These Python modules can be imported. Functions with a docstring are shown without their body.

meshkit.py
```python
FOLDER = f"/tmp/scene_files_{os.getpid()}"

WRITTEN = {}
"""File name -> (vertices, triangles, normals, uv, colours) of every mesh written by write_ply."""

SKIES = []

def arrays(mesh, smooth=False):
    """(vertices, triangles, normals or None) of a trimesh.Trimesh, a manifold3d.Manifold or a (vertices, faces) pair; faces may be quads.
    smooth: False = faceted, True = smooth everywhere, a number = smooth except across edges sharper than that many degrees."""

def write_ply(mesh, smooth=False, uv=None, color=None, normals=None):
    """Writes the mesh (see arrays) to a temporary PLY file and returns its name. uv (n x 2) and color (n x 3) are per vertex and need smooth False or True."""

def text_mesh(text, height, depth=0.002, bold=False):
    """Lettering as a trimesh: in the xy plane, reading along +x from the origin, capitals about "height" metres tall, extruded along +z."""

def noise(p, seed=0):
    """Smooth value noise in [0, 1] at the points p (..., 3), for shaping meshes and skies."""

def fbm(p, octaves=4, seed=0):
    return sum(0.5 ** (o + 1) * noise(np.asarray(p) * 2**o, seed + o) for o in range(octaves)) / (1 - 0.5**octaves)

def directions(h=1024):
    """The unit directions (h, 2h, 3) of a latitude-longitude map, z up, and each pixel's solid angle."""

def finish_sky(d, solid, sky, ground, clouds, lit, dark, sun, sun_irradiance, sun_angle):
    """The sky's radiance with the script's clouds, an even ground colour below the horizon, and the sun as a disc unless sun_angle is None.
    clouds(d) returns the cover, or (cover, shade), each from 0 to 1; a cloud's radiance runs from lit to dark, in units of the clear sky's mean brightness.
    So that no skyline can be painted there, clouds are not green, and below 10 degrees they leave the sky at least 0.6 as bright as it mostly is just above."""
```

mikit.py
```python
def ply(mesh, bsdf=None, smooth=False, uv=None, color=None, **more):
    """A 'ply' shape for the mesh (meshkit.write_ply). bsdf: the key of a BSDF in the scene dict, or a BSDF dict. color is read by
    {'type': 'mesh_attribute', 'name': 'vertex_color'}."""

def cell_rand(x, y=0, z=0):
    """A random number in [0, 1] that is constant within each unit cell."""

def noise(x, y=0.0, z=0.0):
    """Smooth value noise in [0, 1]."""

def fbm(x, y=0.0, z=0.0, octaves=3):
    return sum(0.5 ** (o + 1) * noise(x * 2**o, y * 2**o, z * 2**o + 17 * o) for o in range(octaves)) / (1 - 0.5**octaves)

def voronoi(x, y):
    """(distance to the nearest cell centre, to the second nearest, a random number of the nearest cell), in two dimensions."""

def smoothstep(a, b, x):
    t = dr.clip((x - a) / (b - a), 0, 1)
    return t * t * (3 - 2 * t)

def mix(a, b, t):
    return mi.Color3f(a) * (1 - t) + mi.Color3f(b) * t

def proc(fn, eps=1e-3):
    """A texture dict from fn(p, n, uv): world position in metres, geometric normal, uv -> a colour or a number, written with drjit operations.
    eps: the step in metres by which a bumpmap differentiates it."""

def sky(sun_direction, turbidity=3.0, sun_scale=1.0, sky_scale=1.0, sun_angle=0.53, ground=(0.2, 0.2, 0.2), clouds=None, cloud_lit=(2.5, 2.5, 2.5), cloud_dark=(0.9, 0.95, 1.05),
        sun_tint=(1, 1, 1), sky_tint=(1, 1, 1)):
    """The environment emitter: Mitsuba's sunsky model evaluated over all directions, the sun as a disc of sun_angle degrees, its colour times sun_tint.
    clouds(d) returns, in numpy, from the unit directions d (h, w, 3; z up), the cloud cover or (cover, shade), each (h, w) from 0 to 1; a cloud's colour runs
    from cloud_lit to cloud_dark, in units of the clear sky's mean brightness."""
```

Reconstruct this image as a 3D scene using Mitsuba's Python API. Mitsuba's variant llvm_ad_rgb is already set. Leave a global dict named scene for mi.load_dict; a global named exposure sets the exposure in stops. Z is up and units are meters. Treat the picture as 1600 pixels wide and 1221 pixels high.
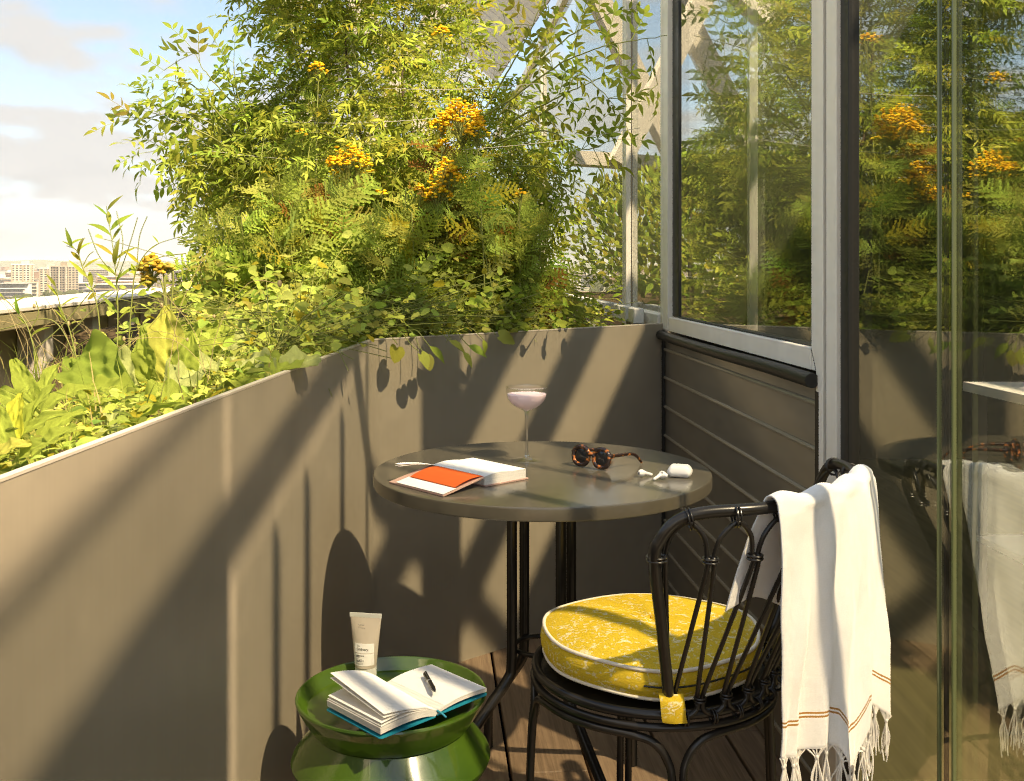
import math, numpy as np, trimesh, mitsuba as mi, manifold3d as m3, drjit as dr
import mikit, meshkit
from mikit import noise, fbm, voronoi, cell_rand, smoothstep, mix

T = mi.ScalarTransform4f
rng = np.random.default_rng(11)
scene, labels = {}, {}

# ---------------------------------------------------------------- camera, sky, exposure
CAM_H = 1.21
scene['camera'] = {'type': 'perspective', 'fov': 52.28, 'fov_axis': 'x', 'near_clip': 0.05, 'far_clip': 60000.0,
                   'principal_point_offset_x': 0.0, 'principal_point_offset_y': 0.160,
                   'to_world': T().look_at(origin=[0, 0, CAM_H], target=[0, 10, CAM_H], up=[0, 0, 1])}
SUN = np.array([0.60, -0.60, 1.0])


def clouds(d):
    el = np.maximum(d[..., 2], 0.0)
    q = d / (el[..., None] + 0.30)
    big = meshkit.fbm(q * np.array([2.6, 2.6, 6.0]) + 3.7, 5, 4)
    fine = meshkit.fbm(q * np.array([9.0, 9.0, 20.0]) + 1.2, 4, 9)
    c = np.clip((big * 0.72 + fine * 0.28 - 0.475) / 0.10, 0, 1)
    low = np.clip(1 - el / 0.16, 0, 1) ** 0.9           # the haze band over the horizon
    cover = np.clip(np.maximum(c * 0.95, low * 0.93), 0, 1)
    shade = np.clip((0.56 - fine) * 2.0, 0, 0.5)
    return cover, shade


scene['sky'] = mikit.sky(SUN.tolist(), turbidity=3.0, sun_tint=(1.0, 0.955, 0.86), sun_angle=0.7, clouds=clouds, sun_scale=1.0, sky_scale=0.90,
                         cloud_lit=(1.34, 1.30, 1.24), cloud_dark=(1.14, 1.12, 1.09), sky_tint=(1.20, 1.0, 0.82), ground=(0.22, 0.20, 0.16))
exposure = 3.0


# ---------------------------------------------------------------- helpers
def add(key, mesh, bsdf, smooth=False, uv=None, color=None, label=None, category=None, group=None, kind=None):
    k, i = key, 0
    while k in scene or k in labels and labels[k].get('_thing'):
        i += 1
        k = f'{key}_{i:03d}'
    scene[k] = mikit.ply(mesh, bsdf, smooth=smooth, uv=uv, color=color)
    note(k, label, category, group, kind)
    return k


def note(k, label=None, category=None, group=None, kind=None):
    e = {a: b for a, b in (('label', label), ('category', category), ('group', group), ('kind', kind)) if b}
    if e:
        labels[k] = {**labels.get(k, {}), **e}


names = set()


def thing(name, label, category, group=None):
    k, i = name, 0
    while k in names:
        i += 1
        k = f'{name}_{i:03d}'
    names.add(k)
    note(k, label, category, group)
    return k


def cat(ms):
    ms = [m for m in ms if m is not None and len(m[0])]
    off = np.cumsum([0] + [len(m[0]) for m in ms])
    return np.vstack([m[0] for m in ms]), np.vstack([np.asarray(m[1]) + o for m, o in zip(ms, off)])


def vf(m):
    return np.array(m.vertices), np.array(m.faces)


def hull(pts):
    return vf(trimesh.convex.convex_hull(np.asarray(pts, float)))


def cbox(c, size, b=0.002, rz=0.0):
    """A box with chamfered edges."""
    s = np.asarray(size, float) / 2
    b = min(b, s.min() * 0.6)
    p = []
    for sx in (-1, 1):
        for sy in (-1, 1):
            for sz in (-1, 1):
                for k in range(3):
                    q = s - b
                    q[k] = s[k]
                    p.append(q * [sx, sy, sz])
    p = np.array(p)
    R = np.array([[math.cos(rz), -math.sin(rz), 0], [math.sin(rz), math.cos(rz), 0], [0, 0, 1]])
    return hull(p @ R.T + np.asarray(c, float))


def catmull(P, n=8, closed=False):
    P = np.asarray(P, float)
    out = []
    N = len(P)
    for i in range(N if closed else N - 1):
        if closed:
            a, b, c, d = P[(i - 1) % N], P[i], P[(i + 1) % N], P[(i + 2) % N]
        else:
            b, c = P[i], P[i + 1]
            a = P[i - 1] if i else 2 * b - c
            d = P[i + 2] if i + 2 < N else 2 * c - b
        for t in np.arange(n) / n:
            out.append(0.5 * (2 * b + (c - a) * t + (2 * a - 5 * b + 4 * c - d) * t * t + (3 * b - 3 * c + d - a) * t ** 3))
    if not closed:
        out.append(P[-1])
    return np.array(out)


def tube(P, r, n=10, closed=False, caps=True):
    P = np.asarray(P, float)
    N = len(P)
    r = np.broadcast_to(np.asarray(r, float), (N,))
    if closed:
        t = np.roll(P, -1, 0) - np.roll(P, 1, 0)
    else:
        t = np.gradient(P, axis=0)
    t /= np.linalg.norm(t, axis=1, keepdims=True) + 1e-12
    a = np.array([0, 0, 1.0]) if abs(t[0][2]) < 0.9 else np.array([1.0, 0, 0])
    us = []
    u = np.cross(t[0], a)
    for i in range(N):
        u = u - t[i] * (u @ t[i])
        u /= np.linalg.norm(u) + 1e-12
        us.append(u)
    us = np.array(us)
    w = np.cross(t, us)
    ang = np.arange(n) * 2 * math.pi / n
    V = (P[:, None] + r[:, None, None] * (np.cos(ang)[None, :, None] * us[:, None] + np.sin(ang)[None, :, None] * w[:, None])).reshape(-1, 3)
    F = []
    rows = N if closed else N - 1
    i = np.arange(rows)[:, None]
    j = np.arange(n)[None]
    A = i * n + j
    B = i * n + (j + 1) % n
    C = ((i + 1) % N) * n + (j + 1) % n
    D = ((i + 1) % N) * n + j
    F = np.concatenate([np.stack([A, B, C], -1).reshape(-1, 3), np.stack([A, C, D], -1).reshape(-1, 3)])
    if caps and not closed:
        V = np.vstack([V, P[0], P[-1]])
        k = np.arange(n)
        F = np.vstack([F, np.stack([k, (k + 1) % n, np.full(n, N * n)], 1)[:, [1, 0, 2]], np.stack([k + (N - 1) * n, (k + 1) % n + (N - 1) * n, np.full(n, N * n + 1)], 1)])
    return V, F


def lathe(prof, n=64, c=(0, 0, 0)):
    prof = np.asarray(prof, float)
    a = np.arange(n) * 2 * math.pi / n
    V = np.stack([prof[:, None, 0] * np.cos(a), prof[:, None, 0] * np.sin(a), np.repeat(prof[:, 1:2], n, 1)], -1).reshape(-1, 3) + np.asarray(c, float)
    M = len(prof)
    i = np.arange(M - 1)[:, None]
    j = np.arange(n)[None]
    A, B, C, D = i * n + j, i * n + (j + 1) % n, (i + 1) * n + (j + 1) % n, (i + 1) * n + j
    return V, np.concatenate([np.stack([A, B, C], -1).reshape(-1, 3), np.stack([A, C, D], -1).reshape(-1, 3)])


def grid(Pt):
    """Triangles over an (n, m, 3) array of points."""
    n, m = Pt.shape[:2]
    i = np.arange(n - 1)[:, None]
    j = np.arange(m - 1)[None]
    A, B, C, D = i * m + j, i * m + j + 1, (i + 1) * m + j + 1, (i + 1) * m + j
    return Pt.reshape(-1, 3), np.concatenate([np.stack([A, B, C], -1).reshape(-1, 3), np.stack([A, C, D], -1).reshape(-1, 3)])


def solid_grid(Pt, th):
    """A sheet of thickness th over an (n, m, 3) array; returns verts, faces, uv."""
    n, m = Pt.shape[:2]
    du = np.gradient(Pt, axis=0)
    dv = np.gradient(Pt, axis=1)
    N = np.cross(du, dv)
    N /= np.linalg.norm(N, axis=2, keepdims=True) + 1e-12
    a, b = Pt + N * th / 2, Pt - N * th / 2
    V1, F1 = grid(a)
    V2, F2 = grid(b)
    k = len(V1)
    F = [F1, F2[:, ::-1] + k]
    idx = np.arange(n * m).reshape(n, m)
    loop = np.concatenate([idx[0, :], idx[1:, -1], idx[-1, -2::-1], idx[-2:0:-1, 0]])
    nx = np.roll(loop, -1)
    F += [np.stack([loop, loop + k, nx + k], 1), np.stack([loop, nx + k, nx], 1)]
    uu, vv = np.meshgrid(np.linspace(0, 1, n), np.linspace(0, 1, m), indexing='ij')
    uv = np.stack([uu.ravel(), vv.ravel()], 1)
    return np.vstack([V1, V2]), np.vstack(F), np.vstack([uv, uv])


def at(u, v, Y):
    """A point at depth Y (metres ahead of the viewer) that the photograph shows near (u, v)."""
    return np.array([(u - 800) / 1630 * Y, Y, CAM_H - (v - 415) / 1630 * Y])


def col(r, g, b):
    return {'type': 'rgb', 'value': [r, g, b]}


def pr(base, rough=0.5, metal=0.0, spec=0.5, **k):
    if isinstance(base, tuple):
        base = col(*base)
    return {'type': 'principled', 'base_color': base, 'roughness': rough, 'metallic': metal, 'specular': spec, **k}


def two(b):
    return {'type': 'twosided', 'bsdf': b}


def bump(b, fn, scale=1.0, eps=1e-3):
    return {'type': 'bumpmap', 'scale': scale, 'texture': mikit.proc(fn, eps), 'bsdf': b}


C3 = mi.Color3f

# ---------------------------------------------------------------- materials
def f_wall(p, n, uv):
    g = fbm(p.x * 9, p.y * 9, p.z * 7, 3)
    s = noise((p.x * 0.755 + p.y * 0.9) * 260, p.z * 3.0)
    rub = smoothstep(0.60, 0.78, fbm(p.x * 5 + 9, p.y * 5, p.z * 5, 4))
    return C3(0.295, 0.256, 0.188) * (0.90 + 0.16 * g + 0.03 * s + 0.09 * rub)


def f_wall_rough(p, n, uv):
    return 0.34 + 0.20 * fbm(p.x * 6, p.y * 6, p.z * 6, 3)


scene['m_wall'] = two(bump(pr(mikit.proc(f_wall), mikit.proc(f_wall_rough), spec=0.45),
                           lambda p, n, uv: 0.00010 * noise((p.x * 0.755 + p.y * 0.9) * 300, p.z * 4.0) + 0.0022 * fbm(p.x * 3.2, p.y * 3.2, p.z * 2.2, 2), 1.0, 2e-3))
scene['m_wall_edge_lit'] = two(pr((0.48, 0.43, 0.35), 0.35, spec=0.5))  # wall metal again, paler: light on the edge put into the colour


def f_clad(p, n, uv):
    return C3(0.135, 0.118, 0.088) * (0.8 + 0.4 * fbm(p.x * 6, p.y * 6, p.z * 14, 3))


scene['m_clad'] = two(bump(pr(mikit.proc(f_clad), mikit.proc(lambda p, n, uv: 0.14 + 0.10 * fbm(p.x * 8, p.y * 8, p.z * 20, 2)), spec=0.8),
                           lambda p, n, uv: 0.0012 * fbm(p.y * 5, p.z * 9, 0.0, 2), 1.0, 3e-3))
scene['m_seam'] = two(pr((0.24, 0.21, 0.15), 0.22, spec=0.7))
scene['m_alu'] = two(pr(mikit.proc(lambda p, n, uv: C3(0.78, 0.74, 0.645) * (0.9 + 0.12 * fbm(p.x * 20, p.y * 20, p.z * 4, 3))), 0.38, spec=0.5))
scene['m_alu_dark'] = two(pr((0.16, 0.15, 0.125), 0.35, spec=0.5))
scene['m_rubber'] = two(pr((0.012, 0.0115, 0.010), 0.42, spec=0.4))
scene['m_black'] = two(pr(mikit.proc(lambda p, n, uv: C3(0.014, 0.0125, 0.011) * (0.8 + 0.5 * fbm(p.x * 60, p.y * 60, p.z * 60, 2))), 0.27, spec=0.55))
scene['m_top'] = two(bump(pr(mikit.proc(lambda p, n, uv: C3(0.095, 0.084, 0.062) * (0.9 + 0.2 * fbm(p.x * 12, p.y * 12, p.z * 12, 3))),
                             mikit.proc(lambda p, n, uv: 0.12 + 0.08 * fbm(p.x * 15, p.y * 15, 0.0, 4)), spec=0.7),
                          lambda p, n, uv: 0.00006 * noise(p.x * 420, p.y * 420, p.z * 420), 1.0, 1e-3))
scene['m_white_paint'] = two(pr((0.62, 0.61, 0.56), 0.45))
scene['m_glass'] = {'type': 'thindielectric', 'int_ior': 2.1, 'specular_transmittance': col(0.955, 0.965, 0.93), 'specular_reflectance': col(0.98, 1.0, 0.94)}
scene['m_glass_edge'] = two(pr((0.13, 0.15, 0.065), 0.15, spec=0.8))
scene['m_crystal'] = {'type': 'dielectric', 'int_ior': 1.5}
scene['m_bowl'] = {'type': 'thindielectric', 'int_ior': 1.5}


def f_deck(p, n, uv):
    a = p.x * 0.997 + p.y * 0.078
    b = -p.x * 0.078 + p.y * 0.997
    i = dr.floor(a / 0.19)
    r = cell_rand(i, 3)
    w = fbm(a * 95 + r * 50, b * 5 + r * 9, 0.0, 4)
    w2 = noise(a * 380 + 6 * w, b * 16)
    c = mix((0.135, 0.088, 0.052), (0.33, 0.235, 0.150), 0.30 * r + 0.62 * w)
    return c * (0.78 + 0.32 * w2)


scene['m_deck'] = two(bump(pr(mikit.proc(f_deck), 0.52, spec=0.3),
                           lambda p, n, uv: 0.0009 * noise((p.x * 0.997 + p.y * 0.078) * 330, (-p.x * 0.078 + p.y * 0.997) * 12), 1.0, 1e-3))
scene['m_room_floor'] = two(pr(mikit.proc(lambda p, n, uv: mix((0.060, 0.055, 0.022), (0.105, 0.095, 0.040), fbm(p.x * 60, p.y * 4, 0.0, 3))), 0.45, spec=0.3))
scene['m_under'] = two(pr((0.010, 0.009, 0.008), 0.9, spec=0.1))
scene['m_soil'] = two(pr(mikit.proc(lambda p, n, uv: mix((0.035, 0.024, 0.014), (0.10, 0.075, 0.04), fbm(p.x * 25, p.y * 25, p.z * 25, 4))), 0.95, spec=0.1))
scene['m_coping'] = two(pr(mikit.proc(lambda p, n, uv: C3(0.60, 0.565, 0.50) * (0.86 + 0.2 * fbm(p.x * 7, p.y * 7, p.z * 7, 4))), 0.42))
scene['m_fascia'] = two(pr(mikit.proc(lambda p, n, uv: C3(0.24, 0.215, 0.115) * (0.85 + 0.3 * fbm(p.x * 8, p.y * 8, p.z * 8, 3))), 0.4))
scene['m_steel'] = two(pr(mikit.proc(lambda p, n, uv: C3(0.52, 0.48, 0.41) * (0.85 + 0.25 * fbm(p.x * 3, p.y * 3, p.z * 3, 4))), 0.5))
scene['m_slat'] = two(pr((0.52, 0.50, 0.45), 0.5))
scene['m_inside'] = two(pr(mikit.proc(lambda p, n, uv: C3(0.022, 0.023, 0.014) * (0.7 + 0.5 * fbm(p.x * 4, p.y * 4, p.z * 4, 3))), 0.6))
scene['m_curtain'] = two(pr(mikit.proc(lambda p, n, uv: C3(0.050, 0.051, 0.022) * (0.75 + 0.4 * noise(p.x * 90, p.y * 90, p.z * 20))), 0.85, spec=0.1))
scene['m_towel'] = two(bump(pr(mikit.proc(lambda p, n, uv: mix(mix((0.84, 0.82, 0.785), (0.79, 0.765, 0.725), noise(uv.x * 300, uv.y * 700)), (0.40, 0.20, 0.055),
                                                               dr.maximum(smoothstep(0.0032, 0.0020, dr.abs(uv.y - 0.905)), smoothstep(0.0032, 0.0020, dr.abs(uv.y - 0.915))))), 0.9, spec=0.1, sheen=0.4),
                            lambda p, n, uv: 0.0005 * noise(uv.x * 260, uv.y * 40) + 0.0005 * noise(uv.x * 30, uv.y * 620) + 0.002 * fbm(uv.x * 9, uv.y * 14, 0.0, 3), 1.0, 1e-3))
scene['m_fringe'] = two(pr((0.76, 0.725, 0.66), 0.9, spec=0.1))


def f_cushion(p, n, uv):
    q = fbm(p.x * 80 + 1.7 * noise(p.x * 140, p.y * 140, p.z * 140), p.y * 80, p.z * 80, 2)
    ridge = smoothstep(0.045, 0.015, dr.abs(q - 0.5)) * smoothstep(0.42, 0.62, noise(p.x * 60 + 5, p.y * 60, p.z * 50))
    blot = smoothstep(0.66, 0.74, fbm(p.x * 170 + 8, p.y * 170, p.z * 170, 2))
    weave = 0.80 + 0.26 * noise(p.x * 620, p.y * 620, p.z * 620)
    return mix(mix((0.60, 0.41, 0.018), (0.66, 0.48, 0.035), fbm(p.x * 12, p.y * 12, p.z * 12, 2)), (0.80, 0.72, 0.44), dr.minimum(1.0, 0.85 * ridge + 0.6 * blot)) * weave


scene['m_cushion'] = two(bump(pr(mikit.proc(f_cushion), 0.8, spec=0.15, sheen=0.3), lambda p, n, uv: 0.0006 * noise(p.x * 520, p.y * 520, p.z * 520), 1.0, 5e-4))
scene['m_piping'] = two(pr((0.74, 0.68, 0.55), 0.75, spec=0.2))
scene['m_glaze'] = two(bump(pr(mikit.proc(lambda p, n, uv: mix((0.018, 0.052, 0.005), (0.085, 0.150, 0.010), fbm(p.x * 7, p.y * 7, p.z * 9, 3))), 0.07, spec=0.75, clearcoat=1.0, clearcoat_gloss=0.97),
                            lambda p, n, uv: 0.0006 * fbm(p.x * 28, p.y * 28, p.z * 28, 2), 1.0, 2e-3))
scene['m_paper'] = two(pr(mikit.proc(lambda p, n, uv: C3(0.83, 0.81, 0.77) * (0.96 + 0.05 * fbm(p.x * 90, p.y * 90, p.z * 90, 2))), 0.85, spec=0.15))
scene['m_page_edge'] = two(pr(mikit.proc(lambda p, n, uv: C3(0.80, 0.77, 0.71) * (0.72 + 0.3 * noise(p.x * 40, p.y * 40, p.z * 1900))), 0.85, spec=0.1))
scene['m_orange'] = two(pr((0.66, 0.115, 0.022), 0.7, spec=0.2))
scene['m_cloth_board'] = two(pr((0.50, 0.33, 0.27), 0.75, spec=0.2))
scene['m_teal'] = two(pr((0.012, 0.23, 0.33), 0.6))
scene['m_pen'] = two(pr((0.012, 0.012, 0.013), 0.2, spec=0.6))
scene['m_chrome'] = {'type': 'roughconductor', 'material': 'Al', 'alpha': 0.12}
scene['m_plastic'] = two(pr((0.80, 0.785, 0.75), 0.18, spec=0.5, clearcoat=0.6))
scene['m_dark'] = two(pr((0.015, 0.015, 0.016), 0.3))


def f_tort(p, n, uv):
    q = fbm(p.x * 110, p.y * 110, p.z * 110, 3)
    return mix((0.018, 0.006, 0.003), (0.50, 0.155, 0.018), smoothstep(0.52, 0.68, q))


scene['m_tort'] = two(pr(mikit.proc(f_tort), 0.08, spec=0.6, clearcoat=1.0))
scene['m_lens'] = two(pr((0.006, 0.006, 0.007), 0.03, spec=0.7, clearcoat=1.0))
scene['m_tube'] = two(pr((0.50, 0.435, 0.34), 0.42, spec=0.4))
scene['m_label'] = two(pr((0.80, 0.775, 0.70), 0.55, spec=0.3))
scene['m_ink'] = two(pr((0.03, 0.027, 0.024), 0.6))
scene['m_ink_soft'] = two(pr((0.26, 0.235, 0.20), 0.6))
scene['m_cap'] = two(pr((0.60, 0.60, 0.53), 0.30, spec=0.5))
scene['m_drink'] = two(pr((0.94, 0.75, 0.79), 0.12, spec=0.5))
scene['m_wire'] = two(pr((0.55, 0.52, 0.45), 0.35))


def leafmat(tr, rough=0.42, spec=0.5):
    return {'type': 'principledthin', 'base_color': {'type': 'mesh_attribute', 'name': 'vertex_color'}, 'roughness': rough, 'diff_trans': tr, 'eta': 1.5}


scene['m_leaf'] = leafmat(0.95, 0.30)
scene['m_stem'] = two(pr((0.20, 0.22, 0.05), 0.5))
scene['m_bark'] = two(pr((0.075, 0.052, 0.032), 0.8))
scene['m_straw'] = two(pr((0.34, 0.27, 0.12), 0.7))
scene['m_flower'] = two(pr({'type': 'mesh_attribute', 'name': 'vertex_color'}, 0.7, spec=0.2))

# ---------------------------------------------------------------- facade frame of reference
FN = np.array([-0.99696, -0.07796, 0.0])


def F(Y, d, z):
    """A point of the facade line beside depth Y, d metres in front of the glass (towards the terrace), at height z."""
    return np.array([0.857 - 0.0782 * Y, Y, z]) + FN * d


def fbox(Y0, Y1, d0, d1, z0, z1, b=0.0015):
    b = min(b, abs(Y1 - Y0) * 0.3, abs(d1 - d0) * 0.3, abs(z1 - z0) * 0.3)
    p = []
    for sy in (0, 1):
        for sd in (0, 1):
            for sz in (0, 1):
                for k in range(3):
                    q = [b, b, b]
                    q[k] = 0
                    y = Y0 + q[0] if sy == 0 else Y1 - q[0]
                    d = d0 + q[1] if sd == 0 else d1 - q[1]
                    z = z0 + q[2] if sz == 0 else z1 - q[2]
                    p.append(F(y, d, z))
    return hull(p)


# ---------------------------------------------------------------- terrace floor
note('terrace_floor', 'dark brown wooden deck boards of the terrace under the table and chair', None, None, 'structure')
key = add('terrace_floor', cat([cbox((-0.2, 1.6, -0.06), (3.6, 7.0, 0.02))]), 'm_under', kind='structure', label='dark brown wooden deck boards of the terrace under the table and chair')
A_, B_ = np.array([0.997, 0.078, 0]), np.array([-0.078, 0.997, 0])
for i in range(-6, 7):
    a0, a1 = i * 0.19 + 0.004, (i + 1) * 0.19 - 0.004
    b = -1.6
    k = 0
    cuts = [-1.6, -0.2 + 0.9 * ((i * 0.37) % 1), 1.05 + 0.5 * ((i * 0.61 + 0.3) % 1), 2.15 + 0.62 * ((i * 0.43 + 0.1) % 1), 4.3]
    for b0, b1 in zip(cuts[:-1], cuts[1:]):
        if b1 - b0 < 0.05:
            continue
        pts = []
        for aa, ca in ((a0, 1), (a1, -1)):
            for bb, cb in ((b0 + 0.0012, 1), (b1 - 0.0012, -1)):
                for z, e in ((0.0, 0.002), (-0.002, 0.0), (-0.025, 0.0)):
                    q = A_ * (aa + ca * e) + B_ * (bb + cb * e)
                    pts.append([q[0], q[1], z])
        pts = np.array(pts)
        # keep boards inside the planter walls and the facade
        add('terrace_floor__plank', hull(pts), 'm_deck')

# ---------------------------------------------------------------- planter wall
thing('planter_wall', 'brown grey sheet metal planter wall behind the table, thin top edge coloured as lit', 'wall')
WL = lambda Y: -0.559 + 0.0544 * Y
corner = np.array([-0.397, 2.976])
bd = np.array([0.755, 0.656]) / np.hypot(0.755, 0.656)
end = np.array([0.562, 3.807])


def wallsheet(poly, z0, z1, th, out):
    """An upright sheet along poly, th thick towards the side 'out' (+1: to the left of the walking direction)."""
    poly = np.asarray(poly, float)
    t = np.gradient(poly, axis=0)
    t /= np.linalg.norm(t, axis=1, keepdims=True)
    n = np.stack([-t[:, 1], t[:, 0]], 1) * out
    V, Fc = [], []
    N = len(poly)
    for i in range(N):
        a, b = poly[i], poly[i] + n[i] * th
        V += [[*a, z0], [*a, z1], [*b, z1], [*b, z0]]
    for i in range(N - 1):
        o, q = 4 * i, 4 * i + 4
        for k in range(4):
            Fc += [[o + k, q + k, q + (k + 1) % 4], [o + k, q + (k + 1) % 4, o + (k + 1) % 4]]
    e = 4 * (N - 1)
    Fc += [[0, 1, 2], [0, 2, 3], [e, e + 2, e + 1], [e, e + 3, e + 2]]
    return np.array(V), np.array(Fc)


bend = [corner + np.array([WL(2.95) - WL(2.976), -0.026])]
left = [[WL(y), y] for y in np.linspace(-1.6, 2.94, 12)]
arc = []
p0, p1, p2 = np.array([WL(2.94), 2.94]), corner, corner + bd * 0.036
for t in np.linspace(0.1, 1, 8):
    arc.append((1 - t) ** 2 * p0 + 2 * t * (1 - t) * p1 + t * t * p2)
add('planter_wall__side_panel', wallsheet(left + arc[:4], 0.0, 0.997, 0.006, 1), 'm_wall', smooth=35)
add('planter_wall__back_panel', wallsheet(arc[3:] + [corner + bd * s for s in np.linspace(0.1, 1.245, 8)] + [end], 0.0, 0.997, 0.006, 1), 'm_wall', smooth=35)
full = left + arc + [corner + bd * s for s in np.linspace(0.1, 1.245, 8)] + [end]
add('planter_wall__top_edge', wallsheet(np.array(full) + np.array([0.001, -0.001]), 0.997, 1.0005, 0.011, 1), 'm_wall_edge_lit', smooth=35)

# soil in the planter
gx, gy = np.meshgrid(np.linspace(-2.2, 0.75, 90), np.linspace(-1.2, 12.0, 260), indexing='ij')
gz = 0.90 + 0.10 * meshkit.fbm(np.stack([gx * 3, gy * 3, gx * 0], -1), 4, 2) - 0.05
keep = np.ones_like(gx, bool)
xb = np.where(gy < 2.976, WL(gy) - 0.01, np.where(gy < 3.8, corner[0] + (gy - 2.976) * 1.151 - 0.012, 0.857 - 0.0782 * gy - 0.02))
xl = -1.89 - 0.0782 * (gy - 3.84)
ss = (gx + 2.2) / 2.95
gx2 = xl + (xb - xl) * ss
gz = gz - 0.30 * np.clip((xb - gx2 - 0.20) / 0.8, 0, 1) * np.clip((4.6 - gy) / 0.8, 0, 1)
P = np.stack([gx2, gy, gz], -1)
add('planter_soil', grid(P), 'm_soil', smooth=True, kind='structure', label='dark earth of the planter under the leaves')

# ---------------------------------------------------------------- outer parapet
thing('parapet', 'low parapet with a broad pale metal coping at the outer edge of the planter', 'parapet')


def pbox(Y0, Y1, o0, o1, z0, z1, b=0.004):
    f = lambda Y, o, z: [-1.88 - 0.0782 * (Y - 3.84) - o, Y, z]
    p = []
    for y, sy in ((Y0, 1), (Y1, -1)):
        for o, so in ((o0, 1), (o1, -1)):
            for z, sz in ((z0, 1), (z1, -1)):
                p += [f(y, o + so * b, z + sz * b), f(y, o, z + sz * b), f(y, o + so * b, z)]
    return hull(p)


for a in np.arange(-1.4, 14.5, 2.0):
    add('parapet__coping', pbox(a + 0.002, a + 1.998, -0.004, 0.43, 1.030, 1.050), 'm_coping')
add('parapet__fascia', pbox(-1.4, 14.6, 0.0, 0.03, 0.966, 1.0285), 'm_fascia')
add('parapet__backing', pbox(-1.4, 14.6, 0.16, 0.20, 0.5, 1.028), 'm_fascia')
for a in np.arange(-1.2, 14.5, 0.62):
    add('parapet__post', pbox(a, a + 0.10, 0.04, 0.155, 0.5, 1.027), 'm_steel')

# ---------------------------------------------------------------- glazed facade
G = thing('glazed_facade', 'glazed facade of pale metal posts, glass panes and dark metal cladding along the terrace', 'glass facade')
ZH0, ZH1 = 2.89, 2.955
post = lambda a, b, d0=-0.05, d1=0.022, z0=0.0, z1=ZH0, m='m_alu': add(f'{G}__post', fbox(a, b, d0, d1, z0, z1), m)
# head and sill rails
add(f'{G}__head_rail', fbox(-1.6, 14.0, -0.02, 0.02, ZH0, ZH1), 'm_alu')
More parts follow.
